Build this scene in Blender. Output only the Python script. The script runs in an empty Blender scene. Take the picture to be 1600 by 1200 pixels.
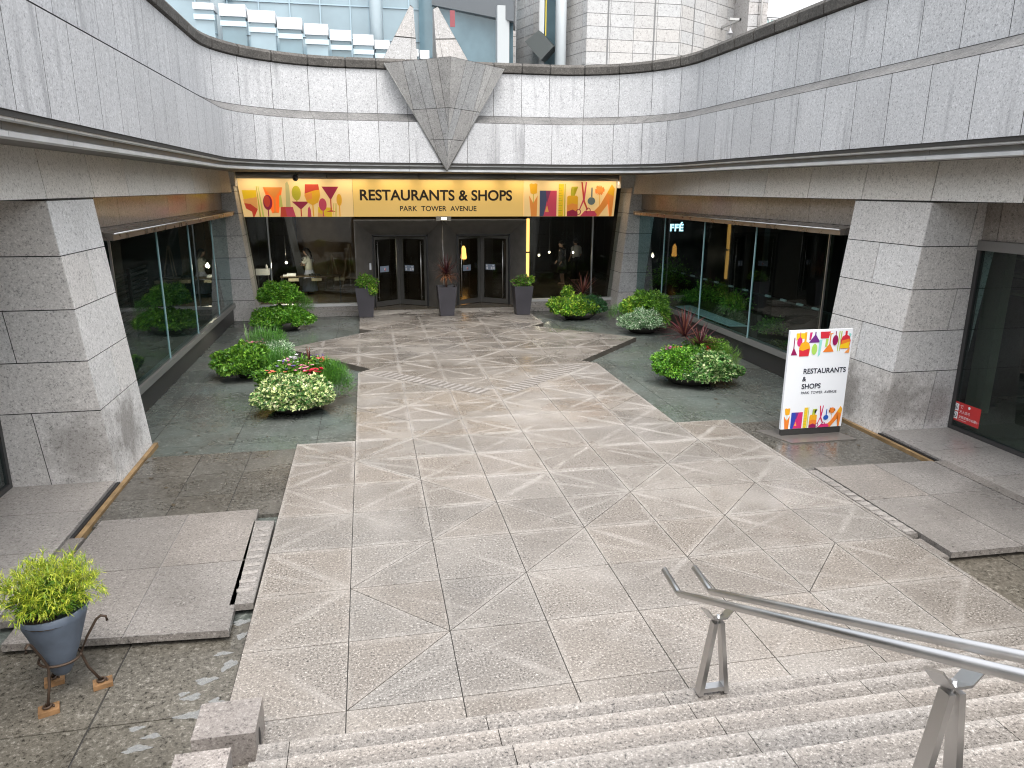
import bpy, bmesh, math, random
import numpy as np
from mathutils import Vector, Matrix
random.seed(7); RNG = np.random.default_rng(11)
S = 0.85                      # metres per floor slab; all coordinates below are in slabs
scene = bpy.context.scene
C = scene.collection

# ------------------------------------------------------------------ camera
F, PITCH, YAW, ROLL = 1139.24, .261871, .194389, .0053155
CAM = Vector((.35159, -5.45161, 4.31101))
cyw, syw = math.cos(YAW), math.sin(YAW)
fwd = Vector((syw*math.cos(PITCH), cyw*math.cos(PITCH), -math.sin(PITCH)))
rgt = Vector((cyw, -syw, 0)); upv = rgt.cross(fwd)
r2 = math.cos(ROLL)*rgt + math.sin(ROLL)*upv
u2 = -math.sin(ROLL)*rgt + math.cos(ROLL)*upv
cam = bpy.data.cameras.new("camera"); camo = bpy.data.objects.new("camera", cam); C.objects.link(camo)
M4 = Matrix((r2, u2, -fwd)).transposed().to_4x4(); M4.translation = CAM*S
camo.matrix_world = M4
cam.sensor_width = 36; cam.lens = F/1600*36; cam.clip_start = .05; cam.clip_end = 500
scene.camera = camo
# ------------------------------------------------------------------ world, sun, exposure
world = bpy.data.worlds.new("World"); scene.world = world; world.use_nodes = True
wn, wl = world.node_tree.nodes, world.node_tree.links
bg = wn["Background"]
sky = wn.new("ShaderNodeTexSky"); sky.sky_type = 'NISHITA'; sky.sun_disc = False
SUN_EL, SUN_ROT = math.radians(64), math.radians(176)
sky.sun_elevation = SUN_EL; sky.sun_rotation = SUN_ROT
sky.air_density = 1.6; sky.dust_density = 5.0; sky.ozone_density = 1.0
hs = wn.new("ShaderNodeHueSaturation"); hs.inputs['Saturation'].default_value = .28
wl.new(sky.outputs[0], hs.inputs['Color']); wl.new(hs.outputs[0], bg.inputs['Color'])
bg.inputs['Strength'].default_value = .15
sl = bpy.data.lights.new("sun", 'SUN'); so = bpy.data.objects.new("sun", sl); C.objects.link(so)
sl.energy = .26; sl.angle = math.radians(70); sl.color = (1, .97, .93)
sd = Vector((math.sin(SUN_ROT)*math.cos(SUN_EL), math.cos(SUN_ROT)*math.cos(SUN_EL), math.sin(SUN_EL)))
so.rotation_euler = (-sd).to_track_quat('-Z', 'Y').to_euler(); so.location = (0, 0, 40)
scene.view_settings.view_transform = 'Standard'; scene.view_settings.look = 'None'
scene.view_settings.exposure = 1.66; scene.view_settings.gamma = 1
scene.render.engine = 'CYCLES'
scene.cycles.use_denoising = True; scene.cycles.denoising_prefilter = 'ACCURATE'; scene.cycles.pixel_filter_type = 'BLACKMAN_HARRIS'; scene.cycles.filter_width = 1.1
scene.cycles.max_bounces = 7; scene.cycles.transparent_max_bounces = 12
scene.cycles.caustics_reflective = False; scene.cycles.caustics_refractive = False

# ------------------------------------------------------------------ materials
def newmat(name):
    m = bpy.data.materials.new(name); m.use_nodes = True
    return m, m.node_tree.nodes, m.node_tree.links, m.node_tree.nodes["Principled BSDF"]
def simple(name, col, rough=.5, metal=0., spec=.5, emit=None, es=0., bump=0., bscale=60, var=0., vscale=3.):
    m, n, l, b = newmat(name)
    b.inputs['Base Color'].default_value = (*col, 1); b.inputs['Roughness'].default_value = rough
    b.inputs['Metallic'].default_value = metal; b.inputs['Specular IOR Level'].default_value = spec
    if emit: b.inputs['Emission Color'].default_value = (*emit, 1); b.inputs['Emission Strength'].default_value = es
    tc = n.new("ShaderNodeTexCoord")
    if var:
        nz = n.new("ShaderNodeTexNoise"); nz.inputs['Scale'].default_value = vscale; nz.inputs['Detail'].default_value = 4
        l.new(tc.outputs['Object'], nz.inputs['Vector'])
        mr = n.new("ShaderNodeMapRange"); mr.inputs[1].default_value = .3; mr.inputs[2].default_value = .7
        mr.inputs[3].default_value = 1-var; mr.inputs[4].default_value = 1+var; l.new(nz.outputs[0], mr.inputs[0])
        mx = n.new("ShaderNodeMix"); mx.data_type = 'RGBA'; mx.blend_type = 'MULTIPLY'; mx.inputs[0].default_value = 1
        mx.inputs[6].default_value = (*col, 1); l.new(mr.outputs[0], mx.inputs[7]); l.new(mx.outputs[2], b.inputs['Base Color'])
        mr2 = n.new("ShaderNodeMapRange"); mr2.inputs[1].default_value = .3; mr2.inputs[2].default_value = .7
        mr2.inputs[3].default_value = max(.03, rough-.08); mr2.inputs[4].default_value = min(1, rough+.08)
        l.new(nz.outputs[0], mr2.inputs[0]); l.new(mr2.outputs[0], b.inputs['Roughness'])
    if bump:
        nz = n.new("ShaderNodeTexNoise"); nz.inputs['Scale'].default_value = bscale; l.new(tc.outputs['Object'], nz.inputs['Vector'])
        bp = n.new("ShaderNodeBump"); bp.inputs['Strength'].default_value = bump; bp.inputs['Distance'].default_value = .01
        l.new(nz.outputs[0], bp.inputs['Height']); l.new(bp.outputs[0], b.inputs['Normal'])
    return m
class G:
    """small helper for wiring math nodes"""
    def __init__(s, m): s.m = m; s.n = m.node_tree.nodes; s.l = m.node_tree.links
    def math(s, op, a, b=None, c=None, clamp=False):
        x = s.n.new("ShaderNodeMath"); x.operation = op; x.use_clamp = clamp
        for i, v in enumerate((a, b, c)):
            if v is None: continue
            if isinstance(v, (int, float)): x.inputs[i].default_value = v
            else: s.l.new(v, x.inputs[i])
        return x.outputs[0]
    def noise(s, vec, scale, detail=3., rough=.6, dist=0.):
        x = s.n.new("ShaderNodeTexNoise"); x.inputs['Scale'].default_value = scale; x.inputs['Detail'].default_value = detail
        x.inputs['Roughness'].default_value = rough; x.inputs['Distortion'].default_value = dist
        s.l.new(vec, x.inputs['Vector']); return x.outputs[0]
    def rng(s, v, a, b, c, d):
        x = s.n.new("ShaderNodeMapRange"); x.inputs[1].default_value = a; x.inputs[2].default_value = b
        x.inputs[3].default_value = c; x.inputs[4].default_value = d; s.l.new(v, x.inputs[0]); return x.outputs[0]
    def sstep(s, v, a, b, c=0., d=1.):
        x = s.n.new("ShaderNodeMapRange"); x.interpolation_type = 'SMOOTHSTEP'; x.inputs[1].default_value = a; x.inputs[2].default_value = b
        x.inputs[3].default_value = c; x.inputs[4].default_value = d; s.l.new(v, x.inputs[0]); return x.outputs[0]
    def mix(s, f, a, b, mode='MIX'):
        x = s.n.new("ShaderNodeMix"); x.data_type = 'RGBA'; x.blend_type = mode
        for i, v in ((0, f), (6, a), (7, b)):
            if isinstance(v, (int, float)): x.inputs[i].default_value = v if i == 0 else (v, v, v, 1)
            elif isinstance(v, tuple): x.inputs[i].default_value = (*v, 1)
            else: s.l.new(v, x.inputs[i])
        return x.outputs[2]
    def ramp(s, v, stops, const=False):
        x = s.n.new("ShaderNodeValToRGB"); e = x.color_ramp.elements
        if const: x.color_ramp.interpolation = 'CONSTANT'
        while len(e) < len(stops): e.new(.5)
        for i, (p, c) in enumerate(stops): e[i].position = p; e[i].color = (*c, 1)
        s.l.new(v, x.inputs[0]); return x.outputs[0]
def granite(name, cols, rough=.6, scale=38., stain=.12, streak=0., wet=None, floor=False, dirt=(), coat=0., contrast=1., stairs=False, fine=False):
    """speckled granite; cols = dark, mid, light; per-slab tint from the face attribute"""
    m, n, l, b = newmat(name); g = G(m)
    pos = n.new("ShaderNodeNewGeometry").outputs['Position']
    d, md, lt = [np.array(c) for c in cols]
    mean = d*.2+md*.5+lt*.3
    d, md, lt = [tuple(np.maximum(mean+(c-mean)*contrast, c*.55)) for c in (d, md, lt)]
    n1 = g.noise(pos, scale, 2, .75); n2 = g.noise(pos, scale*2.7, 1, .6)
    n0 = g.noise(pos, scale*(.75 if fine else .42), 2, .8)
    grain = g.math('ADD', g.math('ADD', g.math('MULTIPLY', n1, .50), g.math('MULTIPLY', n2, .22)), g.math('MULTIPLY', n0, .28))
    col = g.ramp(grain, [(.38, d), (.475, md), (.535, md), (.63, lt)])
    at = n.new("ShaderNodeAttribute"); at.attribute_name = 'tint'
    col = g.mix(1., col, at.outputs['Color'], 'MULTIPLY')
    big = g.noise(pos, 1.1, 4, .6)
    col = g.mix(1., col, g.rng(big, .3, .7, 1-stain, 1+stain*.6), 'MULTIPLY')
    if streak:
        mp = n.new("ShaderNodeMapping"); mp.inputs['Scale'].default_value = (2.2, 2.2, .22); l.new(pos, mp.inputs['Vector'])
        st = g.noise(mp.outputs[0], 1.6, 4, .65)
        col = g.mix(g.sstep(st, .54, .74, 0., streak), col, tuple(x*.45 for x in md))
    for (cx, cy, cz, r, amt) in dirt:                     # splash stains of their own shape
        vm = n.new("ShaderNodeVectorMath"); vm.operation = 'DISTANCE'; l.new(pos, vm.inputs[0]); vm.inputs[1].default_value = (cx*S, cy*S, cz*S)
        dd = g.math('ADD', vm.outputs['Value'], g.math('MULTIPLY', g.math('SUBTRACT', g.noise(pos, 4., 5, .7), .5), r*S*1.6))
        col = g.mix(g.sstep(dd, r*S, r*S*.25, 0., amt), col, (.085, .07, .055))
    rg = rough
    if floor:
        uv = n.new("ShaderNodeUVMap").outputs[0]
        wz = g.n.new("ShaderNodeTexNoise"); wz.inputs['Scale'].default_value = 2.3; wz.inputs['Detail'].default_value = 3; l.new(uv, wz.inputs['Vector'])
        off = n.new("ShaderNodeVectorMath"); off.operation = 'MULTIPLY_ADD'; l.new(wz.outputs['Color'], off.inputs[0])
        off.inputs[1].default_value = (.10, .10, 0); off.inputs[2].default_value = (-.05, -.05, 0)
        ad = n.new("ShaderNodeVectorMath"); ad.operation = 'ADD'; l.new(uv, ad.inputs[0]); l.new(off.outputs[0], ad.inputs[1])
        sx = n.new("ShaderNodeSeparateXYZ"); l.new(ad.outputs[0], sx.inputs[0]); X, Y = sx.outputs[0], sx.outputs[1]
        def dl(v, k=1.): return g.math('MULTIPLY', g.math('ABSOLUTE', g.math('SUBTRACT', g.math('FRACT', g.math('ADD', v, .5)), .5)), k)
        def band(v, w, amt): return g.sstep(v, w, w*.15, 0., amt)
        fam = [band(dl(Y), .11, .8), band(dl(X), .085, .6), band(dl(g.math('MULTIPLY', g.math('ADD', X, Y), .5), 1.4), .075, .75),
               band(dl(g.math('MULTIPLY', g.math('SUBTRACT', X, Y), .5), 1.4), .075, .75),
               band(dl(g.math('MULTIPLY', g.math('SUBTRACT', X, g.math('MULTIPLY', Y, 2.)), .25), 1.8), .06, .5),
               band(dl(g.math('MULTIPLY', g.math('ADD', X, g.math('MULTIPLY', Y, 2.)), .25), 1.8), .06, .5)]
        out = None
        for i, fm in enumerate(fam):
            of = n.new("ShaderNodeVectorMath"); of.operation = 'ADD'; l.new(uv, of.inputs[0]); of.inputs[1].default_value = (7.3*i, 3.1*i, 0)
            k = g.math('MULTIPLY', fm, g.sstep(g.noise(of.outputs[0], .9, 6, .75), .34, .60, .0, 1.))
            out = k if out is None else g.math('MAXIMUM', out, k)
        fine = g.noise(pos, 30., 3, .7)
        out = g.math('MULTIPLY', out, g.rng(fine, .3, .6, .35, 1.))
        sy0 = n.new('ShaderNodeSeparateXYZ'); l.new(uv, sy0.inputs[0])
        out = g.math('MULTIPLY', out, g.sstep(g.math('ADD', sy0.outputs[1], g.math('MULTIPLY', g.noise(uv, .5, 3, .6), 5.)), 2.0, 10., .32, .66))
        # broad dry patches
        dry = g.sstep(g.noise(uv, .4, 5, .6), .45, .8, 0., .40)
        sy = n.new("ShaderNodeSeparateXYZ"); l.new(uv, sy.inputs[0])
        edge = g.math('ADD', sy.outputs[1], g.math('MULTIPLY', g.math('SUBTRACT', g.noise(uv, 1.6, 4, .6), .5), 3.0))
        dry = g.math('MAXIMUM', dry, g.sstep(edge, 20.25, 20.5, 0., .9))
        # wet, darker stretch in front of the doors
        wetf = g.math('MULTIPLY', g.sstep(edge, 10.6, 12.6), g.sstep(edge, 20.5, 20.2))
        col = g.mix(g.math('MULTIPLY', wetf, .5), col, tuple(x*.42 for x in md))
        col = g.mix(g.math('MAXIMUM', out, dry), col, (.47, .445, .415))
        wetn = g.noise(pos, .8, 4, .6)
        rr = g.sstep(wetn, .42, .62, .20, rough)
        rr = g.math('ADD', rr, g.math('MULTIPLY', out, .2))
        l.new(rr, b.inputs['Roughness'])
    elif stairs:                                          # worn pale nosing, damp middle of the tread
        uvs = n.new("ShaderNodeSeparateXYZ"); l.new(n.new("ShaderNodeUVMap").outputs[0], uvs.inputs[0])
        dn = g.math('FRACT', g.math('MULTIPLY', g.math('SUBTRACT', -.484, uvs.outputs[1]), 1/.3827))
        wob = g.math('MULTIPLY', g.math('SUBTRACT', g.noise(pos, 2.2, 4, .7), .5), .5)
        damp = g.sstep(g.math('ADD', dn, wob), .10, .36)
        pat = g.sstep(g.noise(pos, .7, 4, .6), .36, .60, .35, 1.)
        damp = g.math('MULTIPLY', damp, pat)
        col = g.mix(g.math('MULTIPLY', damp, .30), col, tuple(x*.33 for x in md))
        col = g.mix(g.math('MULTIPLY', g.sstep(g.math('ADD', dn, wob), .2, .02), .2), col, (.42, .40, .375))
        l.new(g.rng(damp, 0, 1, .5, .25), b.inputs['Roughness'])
    elif wet:
        wetn = g.noise(pos, wet[0], 4, .6)
        wm = g.sstep(wetn, .28, .72)
        l.new(g.rng(wm, 0, 1, wet[1], rough), b.inputs['Roughness'])
        col = g.mix(g.math('MULTIPLY', g.math('SUBTRACT', 1., wm), .35), col, tuple(x*.45 for x in md))
        gn = g.noise(pos, .9, 5, .7)
        if len(wet) > 2: col = g.mix(g.sstep(gn, .28, .72, 0., .7), col, wet[2])
    else:
        b.inputs['Roughness'].default_value = rg
    l.new(col, b.inputs['Base Color'])
    b.inputs['Coat Weight'].default_value = coat; b.inputs['Coat Roughness'].default_value = .12
    bp = n.new("ShaderNodeBump"); bp.inputs['Strength'].default_value = .25; bp.inputs['Distance'].default_value = .004
    l.new(grain, bp.inputs['Height']); l.new(bp.outputs[0], b.inputs['Normal'])
    return m
def glassmat(name, tint, ior=1.5, gloss=1.):
    m = bpy.data.materials.new(name); m.use_nodes = True; n = m.node_tree.nodes; l = m.node_tree.links
    n.remove(n["Principled BSDF"]); out = n["Material Output"]
    t = n.new("ShaderNodeBsdfTransparent"); t.inputs[0].default_value = (*tint, 1)
    gl = n.new("ShaderNodeBsdfGlossy"); gl.inputs['Roughness'].default_value = .01; gl.inputs[0].default_value = (.95, 1, 1, 1)
    fr = n.new("ShaderNodeFresnel"); fr.inputs[0].default_value = ior
    tcg = n.new("ShaderNodeTexCoord"); nz = n.new("ShaderNodeTexNoise"); nz.inputs['Scale'].default_value = .9; l.new(tcg.outputs['Object'], nz.inputs['Vector'])
    bp = n.new("ShaderNodeBump"); bp.inputs['Strength'].default_value = .05; bp.inputs['Distance'].default_value = .02; l.new(nz.outputs[0], bp.inputs['Height']); l.new(bp.outputs[0], gl.inputs['Normal'])
    mm = n.new("ShaderNodeMath"); mm.operation = 'MULTIPLY'; mm.inputs[1].default_value = gloss; mm.use_clamp = True; l.new(fr.outputs[0], mm.inputs[0])
    ge = n.new("ShaderNodeNewGeometry"); sb_ = n.new("ShaderNodeMath"); sb_.operation = 'SUBTRACT'; sb_.inputs[0].default_value = 1.; l.new(ge.outputs['Backfacing'], sb_.inputs[1])
    m2 = n.new("ShaderNodeMath"); m2.operation = 'MULTIPLY'; l.new(mm.outputs[0], m2.inputs[0]); l.new(sb_.outputs[0], m2.inputs[1])
    mx = n.new("ShaderNodeMixShader"); l.new(m2.outputs[0], mx.inputs[0]); l.new(t.outputs[0], mx.inputs[1]); l.new(gl.outputs[0], mx.inputs[2])
    l.new(mx.outputs[0], out.inputs[0]); return m
def leafmat(name):
    m, n, l, b = newmat(name)
    at = n.new("ShaderNodeAttribute"); at.attribute_name = 'tint'
    l.new(at.outputs['Color'], b.inputs['Base Color']); b.inputs['Roughness'].default_value = .42
    tr = n.new("ShaderNodeBsdfTranslucent"); l.new(at.outputs['Color'], tr.inputs[0])
    mx = n.new("ShaderNodeMixShader"); mx.inputs[0].default_value = .3
    l.new(b.outputs[0], mx.inputs[1]); l.new(tr.outputs[0], mx.inputs[2]); l.new(mx.outputs[0], n["Material Output"].inputs[0]); return m

WALL = granite("pale_granite", [(.22, .222, .23), (.435, .44, .452), (.62, .625, .64)], .7, 40, .07, .62)
PIER = granite("pier_granite", [(.27, .265, .26), (.60, .585, .57), (.80, .785, .77)], .7, 40, .08, .12,
               dirt=[(-3.55, 6.75, .55, .75, .6), (-3.9, 5.8, .5, .8, .45), (9.5, 7.0, .45, .8, .6), (9.75, 5.85, .55, .7, .5), (10.6, 5.9, .45, .5, .45)])
LINTEL = granite("lintel_granite", [(.34, .325, .30), (.68, .65, .61), (.82, .80, .76)], .7, 40, .05)
POLISH = granite("polished_granite", [(.10, .085, .075), (.25, .22, .195), (.36, .33, .30)], .45, 34, .1, coat=.5)
COPING = granite("dark_coping_granite", [(.022, .02, .018), (.075, .069, .062), (.16, .15, .14)], .8, 34, .3, .3)
WEDGE = granite("wedge_granite", [(.17, .17, .17), (.41, .405, .40), (.58, .58, .575)], .75, 40, .18, .4)
FLOOR = granite("walk_granite", [(.037, .033, .029), (.195, .176, .156), (.40, .372, .34)], .55, 52, .12, floor=True, contrast=1.4, fine=True)
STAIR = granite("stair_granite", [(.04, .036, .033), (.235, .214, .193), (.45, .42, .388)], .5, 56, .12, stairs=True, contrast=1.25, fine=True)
SLAB = granite("side_slab_granite", [(.04, .036, .033), (.215, .197, .18), (.42, .395, .37)], .55, 50, .14, wet=(1.2, .22))
LEDGE = granite("ledge_granite", [(.08, .075, .07), (.33, .31, .29), (.50, .48, .455)], .5, 34, .15, wet=(.8, .25))
POOL = granite("pool_granite", [(.022, .025, .022), (.095, .10, .09), (.23, .24, .22)], .42, 24, .2, wet=(.55, .10, (.115, .14, .128)), contrast=1.3)
POOLM = granite("mid_granite", [(.026, .024, .02), (.105, .098, .084), (.215, .205, .185)], .4, 30, .2, wet=(.7, .08))
POOLB = granite("low_granite", [(.022, .019, .012), (.125, .113, .092), (.27, .252, .215)], .45, 40, .2, wet=(.9, .2), contrast=1.1)
TOWER = granite("tower_granite", [(.23, .226, .222), (.37, .365, .36), (.44, .436, .432)], .7, 12, .05)
JOINT = simple("dark_joint", (.035, .033, .03), .8)
JOINTL = simple("grey_joint", (.26, .25, .24), .8)
STEEL = simple("brushed_steel", (.58, .57, .56), .36, 1., var=.04, vscale=2)
GUTTER = simple("gutter_metal", (.56, .57, .575), .4, .25, var=.14, vscale=2.5)
GUTD = simple("gutter_dark_metal", (.20, .20, .19), .5, .3, var=.15, vscale=3)
BRONZE = simple("bronze_portal_metal", (.225, .212, .196), .36, .55, var=.12, vscale=4)
CANOPY = simple("canopy_metal", (.34, .30, .27), .3, .85, var=.12, vscale=4)
FRAME = simple("dark_frame_metal", (.075, .075, .075), .4, .6)
DOORST = simple("door_stile_metal", (.23, .225, .215), .33, .7)
BLACK = simple("black_rubber", (.012, .012, .013), .5)
SOFFIT = simple("dark_soffit", (.16, .15, .14), .7)
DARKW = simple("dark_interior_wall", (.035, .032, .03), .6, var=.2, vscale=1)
BROWNW = simple("brown_wood_panel", (.30, .20, .11), .45, var=.25, vscale=2)
INFLOOR = simple("polished_interior_floor", (.16, .135, .10), .18, var=.2, vscale=1)
GLASSC = glassmat("clear_glass", (.80, .83, .81), 1.5, 1.)
GLASST = glassmat("teal_glass", (.66, .77, .76), 1.52, 1.05)
GLASSE = simple("glass_edge", (.35, .52, .55), .15, 0.)
LEAF = leafmat("leaf")
POTD = simple("charcoal_pot", (.042, .04, .048), .45, var=.15)
BOWL = simple("planter_bowl", (.05, .045, .04), .7)
SOIL = simple("soil", (.05, .035, .022), .9, bump=.6)
RUST = simple("rusted_channel", (.23, .15, .07), .7, var=.3, vscale=6)
WHITEP = simple("white_panel", (.56, .58, .60), .45, emit=None)
WATER = bpy.data.materials.new("rain_water"); WATER.use_nodes = True
_n, _l = WATER.node_tree.nodes, WATER.node_tree.links; _b = _n["Principled BSDF"]; _b.inputs['Base Color'].default_value = (.34, .35, .35, 1); _b.inputs['Roughness'].default_value = .04
_t = _n.new("ShaderNodeBsdfTransparent"); _m = _n.new("ShaderNodeMixShader"); _m.inputs[0].default_value = .5
_l.new(_t.outputs[0], _m.inputs[1]); _l.new(_b.outputs[0], _m.inputs[2]); _l.new(_m.outputs[0], _n["Material Output"].inputs[0])

# ------------------------------------------------------------------ mesh builder
def V(p): return (p[0]*S, p[1]*S, p[2]*S)
class MB:
    def __init__(s): s.v = []; s.f = []; s.m = []; s.uv = []; s.t = []; s.sm = []
    def face(s, pts, mat=0, uv=None, tint=(1, 1, 1), smooth=False):
        i = len(s.v); s.v += [tuple(p) for p in pts]; s.f.append(list(range(i, i+len(pts)))); s.m.append(mat)
        s.uv.append(uv if uv else [(p[0], p[1]) for p in pts]); s.t.append(tint); s.sm.append(smooth)
    def hexa(s, p, mat=0, tint=(1, 1, 1)):
        """8 points: bottom 4 counter-clockwise, top 4"""
        for q in ((3, 2, 1, 0), (4, 5, 6, 7), (0, 1, 5, 4), (1, 2, 6, 5), (2, 3, 7, 6), (3, 0, 4, 7)): s.face([p[k] for k in q], mat, None, tint)
    def box(s, x0, x1, y0, y1, z0, z1, mat=0, tint=(1, 1, 1)):
        x0, x1 = sorted((x0, x1)); y0, y1 = sorted((y0, y1)); z0, z1 = sorted((z0, z1))
        s.hexa([(x0, y0, z0), (x1, y0, z0), (x1, y1, z0), (x0, y1, z0), (x0, y0, z1), (x1, y0, z1), (x1, y1, z1), (x0, y1, z1)], mat, tint)
    def prism(s, poly, z0, z1, mat=0, side=None, tint=(1, 1, 1)):
        n = len(poly); a = sum(poly[i][0]*poly[(i+1) % n][1]-poly[(i+1) % n][0]*poly[i][1] for i in range(n))
        if a < 0: poly = poly[::-1]
        s.face([(x, y, z1) for x, y in poly], mat, None, tint); s.face([(x, y, z0) for x, y in poly[::-1]], mat, None, tint)
        for i in range(n):
            (x0, y0), (x1, y1) = poly[i], poly[(i+1) % n]
            s.face([(x0, y0, z0), (x1, y1, z0), (x1, y1, z1), (x0, y0, z1)], side if side is not None else mat, None, tint)
    def bar(s, a, b, w, h, mat=0, up=(0, 0, 1)):
        a, b = Vector(a), Vector(b); d = (b-a).normalized(); u = Vector(up)
        if abs(d.dot(u)) > .98: u = Vector((0, 1, 0))
        r = d.cross(u).normalized()*w/2; q = r.cross(d).normalized()*h/2
        s.hexa([a-r-q, a+r-q, b+r-q, b-r-q, a-r+q, a+r+q, b+r+q, b-r+q], mat)
    def tube(s, path, r, n=10, mat=0, cap=True, tint=(1, 1, 1)):
        P = [Vector(p) for p in path]; R = r if isinstance(r, (list, tuple)) else [r]*len(P); rings = []
        for i, p in enumerate(P):
            d = ((P[i]-P[i-1]).normalized() if i else Vector((0, 0, 0))) + ((P[i+1]-P[i]).normalized() if i < len(P)-1 else Vector((0, 0, 0)))
            d.normalize(); u = Vector((0, 0, 1)) if abs(d.z) < .9 else Vector((0, 1, 0))
            x = d.cross(u).normalized(); y = x.cross(d)
            rings.append([p+(x*math.cos(t)+y*math.sin(t))*R[i] for t in [2*math.pi*k/n for k in range(n)]])
        s.rings(rings, mat, cap, tint)
    def rings(s, rings, mat=0, cap=True, tint=(1, 1, 1), smooth=True):
        base = len(s.v); n = len(rings[0])
        for r in rings: s.v += [tuple(p) for p in r]
        for i in range(len(rings)-1):
            for k in range(n):
                a = base+i*n+k; b_ = base+i*n+(k+1) % n
                s.f.append([a, a+n, b_+n, b_]); s.m.append(mat); s.uv.append([(0, 0)]*4); s.t.append(tint); s.sm.append(smooth)
        if cap:
            for i, rev in ((0, False), (len(rings)-1, True)):
                q = [base+i*n+k for k in range(n)]; s.f.append(q[::-1] if rev else q); s.m.append(mat); s.uv.append([(0, 0)]*n); s.t.append(tint); s.sm.append(False)
    def lathe(s, prof, c, n=24, mat=0, sq=None, tint=(1, 1, 1)):
        s.rings([[(c[0]+r*math.cos(2*math.pi*k/n), c[1]+r*math.sin(2*math.pi*k/n), c[2]+z) for k in range(n)] for r, z in prof], mat, True, tint)
    def ellip(s, c, r, n=14, m=9, mat=0, tint=(1, 1, 1), rot=None):
        R = []
        for i in range(m+1):
            ph = -math.pi/2+math.pi*i/m; ring = []
            for k in range(n):
                th = 2*math.pi*k/n; p = Vector((r[0]*math.cos(ph)*math.cos(th)+1e-5*math.cos(th), r[1]*math.cos(ph)*math.sin(th)+1e-5*math.sin(th), r[2]*math.sin(ph)))
                if rot: p = rot @ p
                ring.append((c[0]+p.x, c[1]+p.y, c[2]+p.z))
            R.append(ring)
        s.rings(R, mat, True, tint)
    def build(s, name, mats, parent=None, org=(0, 0, 0), uvon=True):
        """links ONE mesh object whose origin is org (slab units) in world space"""
        if not isinstance(mats, (list, tuple)): mats = [mats]
        me = bpy.data.meshes.new(name); o3 = Vector(org)
        me.from_pydata([V(Vector(p)-o3) for p in s.v], [], s.f)
        for mt in mats: me.materials.append(mt)
        me.polygons.foreach_set('material_index', s.m); me.polygons.foreach_set('use_smooth', s.sm)
        uvl = me.uv_layers.new(name='UVMap'); fl = [c for q in s.uv for p in q for c in p[:2]]
        if len(fl) == 2*len(me.loops): uvl.data.foreach_set('uv', fl)
        at = me.attributes.new('tint', 'FLOAT_COLOR', 'FACE')
        at.data.foreach_set('color', [c for t in s.t for c in (*t, 1.)])
        me.update(); ob = bpy.data.objects.new(name, me); C.objects.link(ob)
        if parent is not None: ob.parent = parent; ob.location = V(Vector(org)-ORG[parent.name])
        else: ob.location = V(org)
        ORG[ob.name] = Vector(org)
        return ob
ORG = {}
def tag(o, label, cat, group=None):
    o['label'] = label; o['category'] = cat
    if group: o['group'] = group
    return o
def thing(name, label, cat, loc=(0, 0, 0), group=None):
    o = bpy.data.objects.new(name, None); C.objects.link(o); o.location = V(loc); o.empty_display_size = .2
    ORG[o.name] = Vector(loc); return tag(o, label, cat, group)
def struct(o): o['kind'] = 'structure'; return o
def bevel(o, w, seg=2):
    md = o.modifiers.new('bevel', 'BEVEL'); md.width = w*S; md.segments = seg; md.limit_method = 'ANGLE'; md.angle_limit = math.radians(35); return o
# 2-D convex polygons -> jointed plates
def clip(poly, px, py, nx, ny):
    out = []; n = len(poly)
    for i in range(n):
        a, b = poly[i], poly[(i+1) % n]; da = (a[0]-px)*nx+(a[1]-py)*ny; db = (b[0]-px)*nx+(b[1]-py)*ny
        if da >= 0: out.append(a)
        if da*db < 0: t = da/(da-db); out.append((a[0]+(b[0]-a[0])*t, a[1]+(b[1]-a[1])*t))
    return out
def area(p): return sum(p[i][0]*p[(i+1) % len(p)][1]-p[(i+1) % len(p)][0]*p[i][1] for i in range(len(p)))/2
def split(polys, line, test=None):
    px, py, nx, ny = line; out = []
    for p in polys:
        if test and not test(p): out.append(p); continue
        for sg in (1, -1):
            q = clip(p, px, py, nx*sg, ny*sg)
            if len(q) > 2 and abs(area(q)) > 1e-5: out.append(q)
    return out
def inset(p, g):
    if area(p) < 0: p = p[::-1]
    q = p; n = len(p)
    for i in range(n):
        (x0, y0), (x1, y1) = p[i], p[(i+1) % n]; L = math.hypot(x1-x0, y1-y0)
        if L < 1e-6: continue
        nx, ny = -(y1-y0)/L, (x1-x0)/L
        q = clip(q, x0+nx*g, y0+ny*g, nx, ny)
        if len(q) < 3: return None
    return q
def cx(p): return sum(a[0] for a in p)/len(p), sum(a[1] for a in p)/len(p)
def plates(mb, polys, fn, gap=.007, depth=.012, mt=0, mj=1, var=.08, warm=.02, uvoff=(0, 0)):
    """fn(u, v, d) -> 3-D point, d = depth below the face"""
    for p in polys:
        if area(p) < 0: p = p[::-1]
        q = inset(p, gap)
        k = 1+random.uniform(-var, var); w = random.uniform(-warm, warm); t = (k*(1+w), k, k*(1-w))
        mb.face([fn(u, v, depth) for u, v in p], mj, list(p))
        if not q: continue
        mb.face([fn(u, v, 0) for u, v in q], mt, [(u+uvoff[0], v+uvoff[1]) for u, v in q], t)
        for i in range(len(q)):
            a, b = q[i], q[(i+1) % len(q)]
            mb.face([fn(*a, depth), fn(*b, depth), fn(*b, 0), fn(*a, 0)], mt, [a, b, b, a], t)
def grid(poly, xs=(), ys=()):
    P = [poly]
    for x in xs: P = split(P, (x, 0, 1, 0))
    for y in ys: P = split(P, (0, y, 0, 1))
    return P
def flat(z): return lambda u, v, d: (u, v, z-d)
def rect(x0, x1, y0, y1): return [(x0, y0), (x1, y0), (x1, y1), (x0, y1)]
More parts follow.
